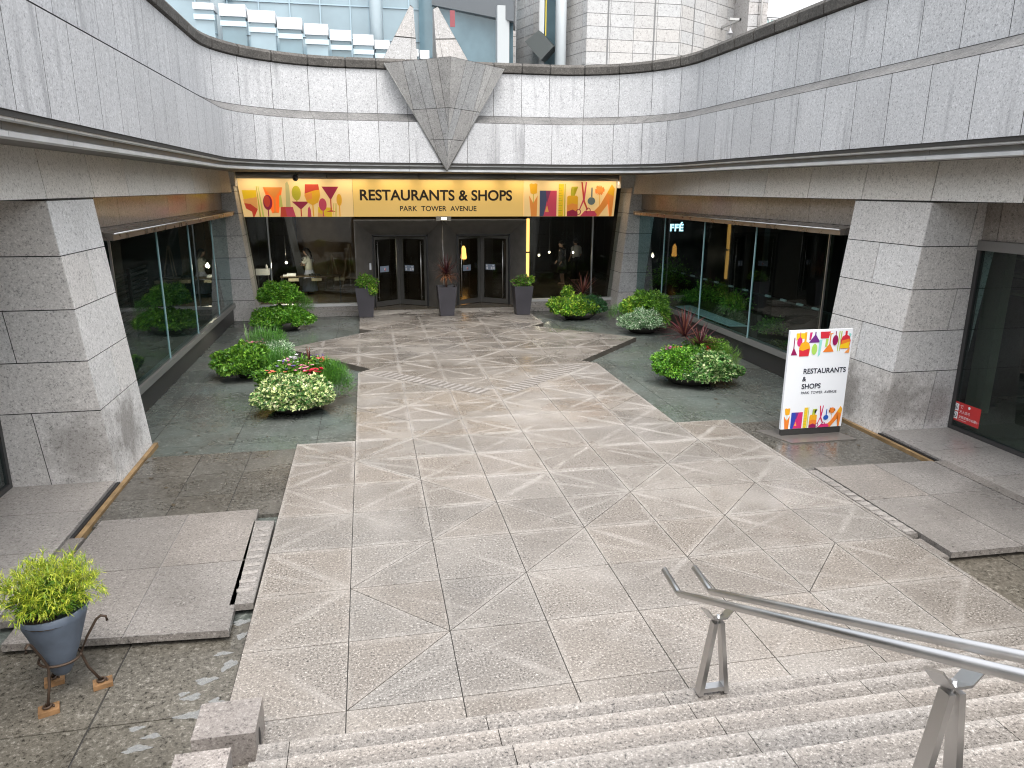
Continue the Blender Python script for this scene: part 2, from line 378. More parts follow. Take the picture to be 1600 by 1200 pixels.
# ================================================================== SETTING: ground, floors, stairs
ZP = -.13
mb = MB(); mb.face([(-150, -150, ZP-.10), (150, -150, ZP-.10), (150, 190, ZP-.10), (-150, 190, ZP-.10)])
struct(mb.build("ground", simple("bare_ground", (.16, .15, .14), .9)))
def floor_piece(name, polys, z, thick, mat, gap=.007, joint=JOINT, outline=None, **k):
    mb = MB(); plates(mb, polys, flat(z), gap=gap, **k)
    for ol in outline or []:
        if area(ol) < 0: ol = ol[::-1]
        for i in range(len(ol)):
            (x0, y0), (x1, y1) = ol[i], ol[(i+1) % len(ol)]
            mb.face([(x0, y0, z-thick), (x1, y1, z-thick), (x1, y1, z-.006), (x0, y0, z-.006)], 0)
    return struct(mb.build(name, [mat, joint]))
# walkway
walkA = grid(rect(-1, 7.06, -.9, 7), range(0, 8), range(0, 7))
dg = [(i, i, 1) for i in range(6)]+[(0, 1, -1), (0, 2, 1), (1, 3, 1), (0, 5, -1), (1, 4, -1), (2, 3, -1), (0, 6, 1), (4, 2, 1), (5, 3, 1), (5, 1, 1), (4, 1, -1)]
walkB = grid(rect(0, 6, 7, 12), range(1, 6), range(8, 12))
dgB = [(1, 7, 1), (0, 8, -1), (5, 7, -1), (4, 8, -1), (5, 8, 1)]
def diag(polys, cells):
    for (i, j, sg) in cells:
        polys = split(polys, (i+.5, j+.5, 1, -sg), lambda p: abs(cx(p)[0]-i-.5) < .3 and abs(cx(p)[1]-j-.5) < .3)
    return polys
walkA = diag(walkA, dg); walkB = diag(walkB, dgB)
trap = [(0, 12), (6, 12), (5.7, 12.33), (.3, 12.33)]
star = [(-2.0, 15.15), (.3, 12.33), (5.7, 12.33), (8.2, 15.05), (5.55, 17.4), (.42, 17.4)]
starP = grid(star, range(-1, 8), (14, 15, 16, 17))
for c in (-1, 1): starP = split(starP, (3, 15, 1, c))
plat = [(0, 17.72), (.42, 17.4), (5.55, 17.4), (6, 17.85), (6.02, 21.35), (-.02, 21.35)]
platP = grid(plat, (1, 2, 3, 4, 5), (18.5, 19.5, 20.5))
outl = [[(-1, -.9), (7.06, -.9), (7.06, 6.97), (6, 7), (6, 12), (5.7, 12.33), (8.2, 15.05), (5.55, 17.4), (6, 17.85), (6.02, 21.35), (-.02, 21.35), (0, 17.72), (.42, 17.4), (-2.0, 15.15), (.3, 12.33), (0, 12), (0, 7), (-1, 7)]]
mb = MB()
plates(mb, walkA, flat(0), gap=.005, mj=1, var=.09); plates(mb, walkB+[trap], flat(0), gap=.005, mj=2, var=.09)
plates(mb, starP+platP, flat(0), gap=.005, mj=2, var=.05)
ol = outl[0]
if area(ol) < 0: ol = ol[::-1]
for i in range(len(ol)):
    (x0, y0), (x1, y1) = ol[i], ol[(i+1) % len(ol)]
    mb.face([(x0, y0, ZP-.02), (x1, y1, ZP-.02), (x1, y1, -.004), (x0, y0, -.004)], 3)
DRIP = simple("damp_slab_edge", (.07, .062, .052), .7, var=.3, vscale=9)
struct(mb.build("walkway", [FLOOR, JOINT, JOINTL, DRIP]))
# ribbed stripes cut into the paving (pale ribs with dark gaps)
mb = MB()
def ribs(a, b, n, w, dirn, frac=.5):
    a, b = np.array(a, float), np.array(b, float); st = (b-a)/n; d = np.array(dirn, float)*w
    for k in range(n):
        p = a+st*k; q = p+st*frac
        mb.face([(*p, .004), (*q, .004), (*(q+d), .004), (*(p+d), .004)], 0); r_ = p+st*.94; mb.face([(*q, .004), (*r_, .004), (*(r_+d), .004), (*(q+d), .004)], 1)
ribs((.35, 11.75), (2.62, 9.6), 18, .42, (.7, .72)); ribs((3.38, 9.6), (5.65, 11.75), 18, .42, (-.7, .72))
ribs((.25, 18.0), (1.2, 18.95), 7, .4, (.75, -.55), .4); ribs((5.7, 18.1), (4.2, 19.4), 10, .4, (-.75, -.55), .4)
struct(mb.build("paving_ribs", [granite("rib_granite", [(.10, .09, .08), (.26, .24, .22), (.37, .35, .33)], .7, 30, .2), simple("rib_groove", (.13, .115, .10), .8)]))
# stairs climbing towards the viewer
mb = MB(); R, T = .1815, .3827; Y0 = -.484
for k in range(14):
    z1 = R*(k+1); yn = Y0-T*k; z0 = ZP-.05; off = .38 if k % 2 else 0.
    P = grid(rect(-.64, 8.6, yn-T-.02, yn), [x for x in np.arange(.665+.035*k-2.6, 8.6, 1.53)])
    plates(mb, P, (lambda zz: lambda u, v, d: (u, v, zz-d))(z1), gap=.003, var=.05, mj=2)
    mb.box(-.64, 8.6, yn-T-.02, yn-.004, z1-R-.02, z1-.012)
mb.box(-.64, 8.6, Y0-T*14-6, Y0-T*14, R*13, R*14+.01)
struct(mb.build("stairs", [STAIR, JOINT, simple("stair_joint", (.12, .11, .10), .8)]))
# pool floors around the walkway
gx = list(np.arange(-6.5, 14, 1.45)); gy = list(np.arange(-4, 22, 1.45))
floor_piece("pool_floor", grid(rect(-8, -1.0, -6, 1.75), gx, gy), ZP, .05, POOLB, gap=.008)
poly_r = [rect(7.06, 14, -6, 1.9)]
P = [q for r_ in poly_r for q in grid(r_, gx, gy)]; floor_piece("pool_floor", P, ZP, .05, POOLB, gap=.008)
floor_piece("pool_floor", grid(rect(-5.2, 8.3, 7.05, 21.3), gx, gy)+grid(rect(8.3, 11.2, 7.05, 21.3), gx, gy)+grid(rect(-5.2, -1.0, 1.75, 7.05), gx, gy)+grid(rect(7.06, 11.2, 1.9, 7.05), gx, gy), ZP-.006, .05, POOL, gap=.005)
floor_piece("wet_terrace", grid(rect(-3.42, -1.0, 4.36, 7.02), (-2.55, -1.75), (5.2, 6.05)), ZP+.045, .05, POOLM, gap=.006, outline=[rect(-3.42, -1.0, 4.36, 7.02)])
floor_piece("wet_terrace", grid(rect(7.07, 9.36, 4.36, 7.0), (7.9,), (5.7,)), ZP+.045, .05, POOLM, gap=.004, outline=[rect(7.07, 9.36, 4.36, 7.0)])
# raised side slabs
def slab(name, poly, xs, ys, z=0., th=.075): return floor_piece(name, grid(poly, xs, ys), z, th, SLAB, gap=.006, joint=JOINTL, outline=[poly], var=.05)
slab("side_slab", [(-3.32, 1.57), (-1.19, 1.42), (-1.29, 4.37), (-3.30, 4.36)], (-2.2,), (2.9,))
slab("side_slab", [(-3.53, 2.0), (-3.34, 2.0), (-3.34, 3.88), (-3.53, 3.88)], (), ())
slab("side_slab", [(-1.27, 1.9), (-1.02, 1.9), (-1.03, 3.95), (-1.3, 4.0)], (), ())
slab("side_slab", [(7.26, 1.5), (9.36, 1.47), (9.36, 4.33), (7.26, 4.4)], (8.3,), (3.1,))
slab("side_slab", [(7.07, 2.05), (7.24, 2.05), (7.24, 4.3), (7.07, 4.3)], (), (), -.004)
slab("side_slab", [(7.07, 1.5), (7.24, 1.5), (7.24, 2.0), (7.07, 2.0)], (), (), -.05)
slab("side_slab", [(9.38, 1.5), (9.6, 1.5), (9.6, 4.3), (9.38, 4.3)], (), ())
# short ribs on the side strips, as wear on the stone
mb = MB()
for k in range(9):
    y = 2.15+k*.19; mb.face([(-1.23, y, .004), (-1.06, y+.01, .004), (-1.06, y+.085, .004), (-1.24, y+.07, .004)])
for k in range(11):
    y = 2.1+k*.17; mb.face([(7.085, y, .003), (7.23, y, .003), (7.23, y+.09, .003), (7.085, y+.08, .003)])
struct(mb.build("paving_ribs", granite("worn_rib_granite", [(.11, .10, .09), (.27, .25, .23), (.38, .36, .34)], .6, 30, .2)))
# ledges under the piers and side doors
for sgn, nm in ((-1, "left"), (1, "right")):
    mx = (lambda x: x) if sgn < 0 else (lambda x: 6-x)
    floor_piece("ledge", grid([(mx(-3.56), 1.2), (mx(-3.56), 5.82), (mx(-5.0), 5.82), (mx(-5.0), 1.2)], (), (2.2, 3.55, 4.75)), -.002, .2, LEDGE, gap=.006, outline=[[(mx(-3.56), 1.2), (mx(-3.56), 5.82), (mx(-5.0), 5.82), (mx(-5.0), 1.2)]])
# rusted drain channel along the left and right ledges
for sgn in (-1, 1):
    m_ = (lambda x: x) if sgn < 0 else (lambda x: 6-x); mb = MB()
    mb.box(m_(-3.50), m_(-3.43), 3.9, 7.7, ZP-.02, ZP+.075); mb.box(m_(-3.545), m_(-3.50), 3.9, 5.84, ZP-.02, -.03, 1)
    o = mb.build("drain_channel", [RUST, BLACK], None, (m_(-3.5), 4, ZP))
    tag(o, "rusted drain channel at the foot of the %s stone pier" % ("left" if sgn < 0 else "right"), "drain channel", "rusted channels beside the piers")
# rain puddles on the low floor at the left of the walkway
pud = [(-1.12, 1.75, .09, .05), (-1.08, 1.5, .05, .06), (-1.22, 1.22, .08, .03), (-1.13, 1.02, .06, .08), (-1.3, .82, .09, .05), (-1.46, .66, .045, .03), (-1.38, .6, .08, .045), (-1.17, .52, .04, .035),
       (-1.28, .36, .16, .06), (-1.15, .46, .1, .04), (-1.75, .27, .06, .03), (-1.6, .15, .07, .03), (-1.68, .02, .1, .04), (-1.9, -.2, .08, .035)]
for (x, y, rx, ry) in pud:
    mb = MB(); n = 30; ph = random.random()*6
    mb.face([(x+rx*math.cos(t)*(1+.22*math.sin(3*t+ph)+.12*math.sin(7*t+ph))+.4*ry*math.sin(t), y+ry*math.sin(t)*(1+.22*math.sin(3*t+ph)+.12*math.sin(7*t+ph)), ZP+.005) for t in [2*math.pi*i/n for i in range(n)]])
    struct(mb.build("puddle", WATER))
# fallen leaves and moss specks on the wet floor
mb = MB()
for (cx_, cy_, k) in [(-.9, 19.2, 16), (-2.7, 5.3, 6), (-3.0, 6.6, 8), (-2.9, 10.0, 5), (-1.9, 8.2, 4), (8.6, 5.2, 4), (7.4, 8.4, 3)]:
    for _ in range(k):
        x, y = cx_+RNG.normal()*.5, cy_+RNG.normal()*.45; a = RNG.uniform(0, 6.28); r = RNG.uniform(.02, .055)
        if -.05 < x < 6.1 or (abs(x-3) < 4.02 and y < 7): continue
        zz = ZP+.004+(.048 if y < 7 else 0)
        mb.face([(x+r*math.cos(a+t)*(1 if i % 2 else .6), y+r*math.sin(a+t)*(1 if i % 2 else .6), zz+.002*i) for i, t in enumerate((0, 1.57, 3.14, 4.71))])
o = mb.build("fallen_leaves", simple("dead_leaf", (.06, .045, .025), .8)); o['kind'] = 'stuff'

# ================================================================== PARAPET WALL round the court
RA, RF, AW = 3.0, 17.3, 6.03          # corner radius, front plane, half width (court centre x = 3)
def path(t, d):
    """t = arc length along the inner face from the left near end; d = offset away from the court"""
    L1 = RF-RA+6; A = RA*math.pi/2; W = 2*(AW-RA)
    if t < L1: return (3-AW-d, -6+t)
    t -= L1
    if t < A:
        a = t/RA; return (3-AW+RA-(RA+d)*math.cos(a), RF-RA+(RA+d)*math.sin(a))
    t -= A
    if t < W: return (3-AW+RA+t, RF+d)
    t -= W
    if t < A:
        a = math.pi/2-t/RA; return (3+AW-RA+(RA+d)*math.cos(a), RF-RA+(RA+d)*math.sin(a))
    t -= A
    return (3+AW+d, RF-RA-t)
L1 = RF-RA+6; AR = RA*math.pi/2; WF = 2*(AW-RA); TOT = 2*L1+2*AR+WF
brk = list(np.arange(L1, 0, -.86))[::-1]+list(np.linspace(L1, L1+AR, 6))[1:]+list(np.linspace(L1+AR, L1+AR+WF, 8))[1:]+list(np.linspace(L1+AR+WF, L1+2*AR+WF, 6))[1:]+list(np.arange(L1+2*AR+WF, TOT, .91))[1:]
wall = thing("parapet_wall", "pale granite parapet wall curving round the sunken court under a dark coping", "wall", (3, RF, 5.0))
def strip(mb, d0, z0, d1, z1, g=.006, dep=.012, var=.055, mt=0, mj=1):
    for a, b in zip(brk[:-1], brk[1:]):
        curved = (L1-.01 < a < L1+AR-.01) or (L1+AR+WF-.01 < a < L1+2*AR+WF-.01)
        ns = 3 if curved else 1; k = 1+random.uniform(-var, var); t = (k*1.002, k, k*.998)
        zz0, zz1 = (z0+g, z1-g) if z1 != z0 else (z0, z1)
        ts = np.linspace(a+g, b-g, ns+1)
        for t0, t1 in zip(ts[:-1], ts[1:]):
            f = [(*path(t0, d0), zz0), (*path(t1, d0), zz0), (*path(t1, d1), zz1), (*path(t0, d1), zz1)]
            mb.face(f, mt, None, t)
        for t0, t1 in zip(np.linspace(a, b, ns+1)[:-1], np.linspace(a, b, ns+1)[1:]):
            mb.face([(*path(t0, d0+dep), z0), (*path(t1, d0+dep), z0), (*path(t1, d1+dep), z1+.0), (*path(t0, d1+dep), z1)], mj)
ZB, ZM, ZL, ZT, DU = 5.03, 6.19, 6.43, 7.64, .42
mb = MB(); strip(mb, 0, ZB, 0, ZM); strip(mb, DU, ZL, DU, ZT)
mb.build("panels", [WALL, JOINT], wall, (3, RF, 5))
mb = MB(); strip(mb, 0, ZM, DU, ZL, g=.004)
mb.build("ledge_band", [granite("dirty_ledge_granite", [(.05, .05, .05), (.14, .138, .135), (.25, .247, .243)], .75, 34, .35, .5), JOINT], wall, (3, RF, 5))
mb = MB()
for a, b in zip(brk[:-1], brk[1:]):
    if path((a+b)/2, 0)[1] > RF-.1 and 1.05 < path((a+b)/2, 0)[0] < 4.5: pass
    ns = 3; k = 1+random.uniform(-.12, .12)
    ts = np.linspace(a+.02, b-.02, ns+1)
    prof = [(DU+.05, ZT+.0), (DU-.07, ZT+.03), (DU-.09, ZT+.22), (DU-.03, ZT+.30), (DU+.6, ZT+.34), (DU+.6, ZT)]
    R_ = [[(*path(t, d), z) for d, z in prof] for t in ts]
    mb.rings(R_, 0, True, (k, k, k), smooth=False)
mb.build("coping", [COPING], wall, (3, RF, 5))
mb = MB(); tt = [t for a, b in zip(brk[:-1], brk[1:]) for t in np.linspace(a, b, 4)[:-1]]+[brk[-1]]
mb.rings([[(*path(t, d), z) for d, z in [(DU+.04, ZT+.02), (DU-.05, ZT+.05), (DU-.07, ZT+.21), (DU-.02, ZT+.28), (DU+.58, ZT+.32), (DU+.58, ZT+.02)]] for t in tt], 0, True, (1, 1, 1), False)
mb.build("coping_bed", [JOINT], wall, (3, RF, 5))
mb = MB()
ts = [t for a, b in zip(brk[:-1], brk[1:]) for t in np.linspace(a, b, 4)[:-1]]+[brk[-1]]
for t0, t1 in zip(ts[:-1], ts[1:]):
    for (d0, z0), (d1, z1) in [((DU+.03, ZT+.02), (1.0, ZT+.02)), ((1.0, ZT+.02), (1.0, 4.97)), ((1.0, 4.97), (.015, 4.97)), ((.015, 4.97), (.015, ZB))]:
        mb.face([(*path(t0, d0), z0), (*path(t0, d1), z1), (*path(t1, d1), z1), (*path(t1, d0), z0)], 0)
mb.build("core", [JOINT], wall, (3, RF, 5))
# metal gutter under the wall
gut = thing("gutter", "grey metal gutter running under the granite parapet all round the court", "gutter", (3, RF, 4.9))
mb = MB(); mb2 = MB()
for a, b in zip(brk[::2][:-1], brk[::2][1:]):
    tt = np.linspace(a+.004, b-.004, 7)
    mb.rings([[(*path(t, d), z) for d, z in [(.05, ZB-.02), (.03, ZB-.035), (.035, ZB-.085), (.08, ZB-.10), (.12, ZB-.03)]] for t in tt], 0, True, (1, 1, 1), False)
    mb.rings([[(*path(t, d), z) for d, z in [(.16, ZB-.17), (.11, ZB-.185), (.11, ZB-.24), (.16, ZB-.255), (.24, ZB-.25), (.24, ZB-.17)]] for t in tt], 0, True, (1, 1, 1), False)
    mb2.rings([[(*path(t, d), z) for d, z in [(.15, ZB-.06), (.17, ZB-.2), (.3, ZB-.2), (.3, ZB-.06)]] for t in tt], 0, True, (1, 1, 1), False)
mb.build("lip", [GUTTER], gut, (3, RF, 4.9)); mb2.build("channel", [GUTD], gut, (3, RF, 4.9))
# soffit (ceiling over the recessed shops) and roof deck behind the parapet
def ring_strip(mb, d0, z0, d1, z1):
    tt = np.linspace(0, TOT-.01, 90)
    for t0, t1 in zip(tt[:-1], tt[1:]):
        mb.face([(*path(t0, d0), z0), (*path(t0, d1), z1), (*path(t1, d1), z1), (*path(t1, d0), z0)])
mb = MB(); ring_strip(mb, .26, 4.80, 16, 4.80); ring_strip(mb, .26, 4.80, .26, 4.96); ring_strip(mb, .26, 4.96, 16, 4.96)
struct(mb.build("soffit", SOFFIT))
mb = MB(); ring_strip(mb, .9, 7.0, 16, 7.0); struct(mb.build("roof_terrace", simple("terrace_paving", (.42, .42, .42), .7, var=.1)))

# ================================================================== STONE WEDGE in the middle of the wall
wedge = thing("stone_wedge", "grey granite inverted pyramid jutting from the middle of the parapet wall", "ornament", (2.8, 17.3, 4.83))
Lc, Rc, Fp, Tp = (1.06, 17.26, 7.75), (4.54, 17.26, 7.71), (2.8, 15.78, 7.75), (2.8, 17.24, 4.80)
def tri_face(mb, A, B, D, lines, gap=.008):
    A, B, D = Vector(A), Vector(B), Vector(D); e1 = (B-A).normalized(); nn = e1.cross(D-A).normalized(); e2 = nn.cross(e1)
    to2 = lambda p: ((Vector(p)-A).dot(e1), (Vector(p)-A).dot(e2))
    P = [[to2(A), to2(B), to2(D)]]
    for ln in lines(to2): P = split(P, ln)
    plates(mb, P, lambda u, v, d: A+e1*u+e2*v-nn*d, gap=gap, depth=.012, var=.07)
def lr(A, B, tgt):
    def f(to2):
        a, b, t = to2(A), to2(B), to2(tgt); w = b[0]; out = []
        for k in (.36, .72): out.append((w*k, 0, 1, 0))
        for fr in (.42, .70): out.append((0, t[1]*fr, 0, 1))
        for k in (.2, .55):                              # slanting joints fanning towards the tip
            px = w*k; dx, dy = t[0]-px*.4-w*.25, t[1]; L = math.hypot(dx, dy); out.append((px, 0, dy/L, -dx/L))
        return out
    return f
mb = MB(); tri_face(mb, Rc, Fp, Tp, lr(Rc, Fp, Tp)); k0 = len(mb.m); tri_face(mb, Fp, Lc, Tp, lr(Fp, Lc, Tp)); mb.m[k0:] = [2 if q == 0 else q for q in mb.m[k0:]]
mb.face([Lc, Fp, Rc, (2.8, 18.2, 7.8)], 0)
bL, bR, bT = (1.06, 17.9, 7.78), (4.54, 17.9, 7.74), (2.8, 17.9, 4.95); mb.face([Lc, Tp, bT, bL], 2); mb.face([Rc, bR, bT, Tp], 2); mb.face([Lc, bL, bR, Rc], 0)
for q in mb.f: pass
mb.build("wedge_body", [WEDGE, JOINT, granite("darker_wedge_granite", [(.15, .15, .15), (.36, .355, .35), (.53, .525, .52)], .75, 40, .22, .5)], wedge, (2.8, 17.3, 4.83))  # left face and side returns take a darker granite
mb = MB(); mb.tube([Lc, Tp], .016, 6); mb.tube([Rc, Tp], .016, 6); mb.build("edge_trim", [GUTD], wedge, (2.8, 17.3, 4.83))
# split pyramid on the terrace behind
for sd_, lab in ((-1, "left"), (1, "right")):
    fin = thing("stone_fin", "tall pointed granite fin on the terrace, %s half of a split pyramid" % lab, "ornament", (2.6+sd_*.9, 22, 7.0), "stone fins behind the wall")
    m_ = lambda x: 2.6+sd_*x
    zb = 7.0; mb = MB()
    out, inn, ap0, ap1, zt = 2.27, .27, .35, .45, 10.3
    if sd_ > 0: inn, ap0, ap1 = .36, .33, .47
    ft = [(m_(out), 20.9, zb), (m_(inn), 20.6, zb), (m_(ap0), 21.85, zt-.08), (m_(ap1), 21.85, zt)]
    bk = [(x, 44.0-y, z) for x, y, z in ft]
    A, B, Cc, Dd = [Vector(p) for p in ft]
    def fmap(u, v, d): return (A*(1-u)*(1-v)+B*u*(1-v)+Cc*u*v+Dd*(1-u)*v)+Vector((0, d, 0))
    P = split(split([rect(0, 1, 0, 1)], (0, .68, 0, 1)), (.80, 0, 1, 0)); plates(mb, P, fmap, gap=.006, depth=.02, var=.04)
    mb.face([ft[1], bk[1], bk[2], ft[2]], 0); mb.face([bk[0], ft[0], ft[3], bk[3]], 0); mb.face([ft[3], ft[2], bk[2], bk[3]], 0); mb.face(bk[::-1], 0)
    mb.build("fin_body", [granite("fin_granite_"+lab, [(.12, .118, .115), (.255, .25, .245), (.36, .355, .35)], .7, 30, .1), JOINT], fin, (2.6+sd_*.9, 22, 7.0))

# ================================================================== PIERS, LINTELS, COLUMNS
def courses(z0, z1, zs): return [z for z in zs if z0 < z < z1]
ZS = [.36+.752*k-.0 for k in range(1, 6)]     # 1.11 1.86 2.62 3.37 4.12
def battered(mb, x_at, y0, y1, z0, z1, xin_dir, depth_x, zs, cols=2, first=0, gap=.008):
    """face along y at x_at(z) (towards the court) and the two end faces"""
    def side(u, v, d): return (x_at(v)-xin_dir*d, u, v)
    P = [rect(y0, y1, z0, z1)]
    for z in zs: P = split(P, (0, z, 0, 1))
    P2 = []
    for p in P:
        k = int(round((cx(p)[1])/.752))
        P2 += split([p], ((y0+y1)/2+.06, 0, 1, 0)) if (k+first) % 2 else [p]
    plates(mb, P2, side, gap=gap, var=.05)
    for yy, sg in ((y0, -1), (y1, 1)):
        def end(u, v, d, yy=yy, sg=sg): return (x_at(v)-xin_dir*u*1., yy-sg*d, v)
        Q = [rect(0, depth_x, z0, z1)]
        for z in zs: Q = split(Q, (0, z, 0, 1))
        Q2 = []
        for p in Q:
            k = int(round((cx(p)[1])/.752)); Q2 += split([p], (depth_x*.62, 0, 1, 0)) if (k+first+1) % 2 else [p]
        plates(mb, Q2, end, gap=gap, var=.05)
BZ = .0975
for sgn, lab in ((-1, "left"), (1, "right")):
    m_ = (lambda x: x) if sgn < 0 else (lambda x: 6-x)
    xa = lambda z: m_(-3.515-BZ*(z))
    pier = thing("stone_pier", "battered granite pier of large blocks on the %s%s" % (lab, ", behind the sign board" if sgn > 0 else ", above the potted conifer"), "pier", (m_(-4.2), 6.7, 0), "granite piers")
    mb = MB(); battered(mb, xa, 5.83, 7.65 if sgn < 0 else 7.9, ZP, 4.13, -sgn, 1.5, ZS, first=1)
    mb.build("blocks", [PIER, JOINT], pier, (m_(-4.2), 6.7, 0))
    # lintel
    lin = thing("stone_lintel", "long pale granite lintel above the %s shop window and pier" % lab, "lintel", (m_(-4), 9, 4.13), "granite lintels")
    mb = MB(); js = [5.88+1.85*k for k in range(-6, 9)]
    plates(mb, grid(rect(-5, 20.75, 4.135, 4.86), js), lambda u, v, d: (m_(-3.515-BZ*v-d), u, v), gap=.010, var=.04)
    mb.face([(m_(-3.92), -5, 4.135), (m_(-3.92), 20.75, 4.135), (m_(-5.2), 20.75, 4.135), (m_(-5.2), -5, 4.135)], 0)
    mb.build("lintel_blocks", [LINTEL, JOINT], lin, (m_(-4), 9, 4.13))
    # column beside the entrance
    col = thing("stone_column", "battered granite column between the entrance and the %s shop window" % lab, "column", (m_(-4), 21, ZP), "entrance columns")
    mb = MB(); xc = lambda z: m_(-3.45-.095*z)
    zs2 = [.58+.72*k for k in range(0, 6)]
    def sd2(u, v, d): return (xc(v)+sgn*d*1., u, v)
    plates(mb, [q for q in grid(rect(20.55, 21.75, ZP, 4.35), (), zs2)], sd2, gap=.008, var=.05)
    def fr2(u, v, d): return (xc(v)+sgn*u, 20.55+d, v)
    plates(mb, grid(rect(0, 1.0, ZP, 4.35), (), zs2), fr2, gap=.008, var=.05)
    def sd3(u, v, d): return (xc(v)+sgn*(1.0-d), u, v)
    plates(mb, grid(rect(20.55, 21.75, ZP, 4.35), (), zs2), sd3, gap=.008)
    plates(mb, [rect(-.02 if sgn < 0 else -.36, 1.0, 4.36, 4.8)], lambda u, v, d: (m_(-3.93)+sgn*(u-.1), 20.62+d, v), gap=.003, mt=2)
    ue = -.12 if sgn < 0 else -.46; mb.box(m_(-3.93)+sgn*ue, m_(-3.93)+sgn*.9, 20.64, 21.5, 4.345, 4.795, 2)
    mb.build("blocks", [PIER, JOINT, LINTEL], col, (m_(-4), 21, ZP))

# ================================================================== SIDE SHOP WINDOWS
XG = -4.2
for sgn, lab in ((-1, "left"), (1, "right")):
    m_ = (lambda x: x) if sgn < 0 else (lambda x: 6-x)
    win = thing("shop_window", "long glazed shop window under a metal canopy on the %s side of the court" % lab, "window", (m_(XG), 15, 0), "side shop windows")
    o_ = (m_(XG), 15, 0); yb = [9.0, 12.1, 15.1, 18.1, 20.5]
    for a, b in zip(yb[:-1], yb[1:]):
        mb = MB(); mb.box(m_(XG)-.008, m_(XG)+.008, a+.012, b-.012, .5, 3.42); mb.build("glass_pane", [GLASST], win, o_)
    mb = MB(); mb.box(m_(XG-.55), m_(XG-.012), 8.99, 9.006, .5, 3.42); mb.build("glass_pane", [GLASST], win, o_)
    for y in yb[:-1]:
        mb = MB(); mb.box(m_(XG)-.02, m_(XG)+.02, y-.013, y+.013, .5, 3.42); mb.build("mullion", [GLASSE if y > 9.1 else STEEL], win, o_)
    mb = MB(); mb.box(m_(XG+.07), m_(XG-.15), 8.9, 20.6, .36, .5); mb.build("sill", [simple("sill_metal_"+lab, (.34, .34, .33), .35, .6)], win, o_)
    mb = MB(); mb.box(m_(XG-.02), m_(XG-.3), 8.9, 20.6, ZP, .36); mb.build("kick_plate", [FRAME], win, o_)
    mb = MB(); x0, x1 = m_(XG+.33), m_(XG-.2)
    mb.hexa([(x0, 8.2, 3.42), (x0, 20.3, 3.42), (x1, 20.3, 3.42), (x1, 8.2, 3.42), (x0, 8.2, 3.54), (x0, 20.3, 3.54), (x1, 20.3, 3.62), (x1, 8.2, 3.62)])
    bevel(mb.build("canopy", [CANOPY], win, o_), .015)
    mb = MB(); mb.tube([(m_(XG+.34), 8.2, 3.53), (m_(XG+.34), 20.3, 3.53)], .018, 8); mb.build("canopy_lip", [STEEL], win, o_)
    mb = MB(); plates(mb, grid(rect(7.6, 20.7, 3.6, 4.15), [5.88+1.85*k+.4 for k in range(1, 9)]), lambda u, v, d: (m_(XG-.06-d), u, v), gap=.006)
    plates(mb, [rect(7.6, 9.1, -.13, 3.6)], lambda u, v, d: (m_(XG-.58-d), u, v), gap=.004, mt=2, mj=2)
    mb.build("spandrel", [POLISH, JOINT, DARKW], win, o_)
    # shop interior
    room = thing("shop_interior", "dark room with %s behind the %s shop window" % ("slatted screen" if sgn < 0 else "planted strip", lab), "room", (m_(-7), 15, 0))
    o2 = (m_(-7), 15, 0); mb = MB()
    mb.face([(m_(-4.25), 7.6, .3), (m_(-10), 7.6, .3), (m_(-10), 21.2, .3), (m_(-4.25), 21.2, .3)]); mb.build("floor", [INFLOOR], room, o2)
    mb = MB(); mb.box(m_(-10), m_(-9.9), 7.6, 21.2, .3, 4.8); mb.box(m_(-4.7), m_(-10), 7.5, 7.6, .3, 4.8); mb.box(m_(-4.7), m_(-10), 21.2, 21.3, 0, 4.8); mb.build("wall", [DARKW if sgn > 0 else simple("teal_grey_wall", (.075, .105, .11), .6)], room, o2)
    for y in ((10.4, 13.2, 16.6, 19) if sgn > 0 else ()):
        mb = MB(); mb.box(m_(-7.2), m_(-7.5), y, y+.35, .3, 4.8); mb.build("pillar", [simple("brown_pillar", (.07, .055, .045), .5)], room, o2)
# slatted screen in the left shop
scr = thing("slatted_screen", "dark horizontal slat screen standing inside the left shop window", "screen", (-6.0, 13, .3))
mb = MB()
for k in range(15): mb.box(-6.0, -5.96, 9.3, 17.5, .45+k*.115, .45+k*.115+.06)
mb.build("slats", [simple("dark_slat", (.05, .048, .05), .4)], scr, (-6.0, 13, .3))
for y in (10.2, 12.9, 15.6):
    mb = MB(); mb.box(-5.95, -5.87, y, y+.1, .3, 2.2); mb.build("post", [FRAME], scr, (-6.0, 13, .3))

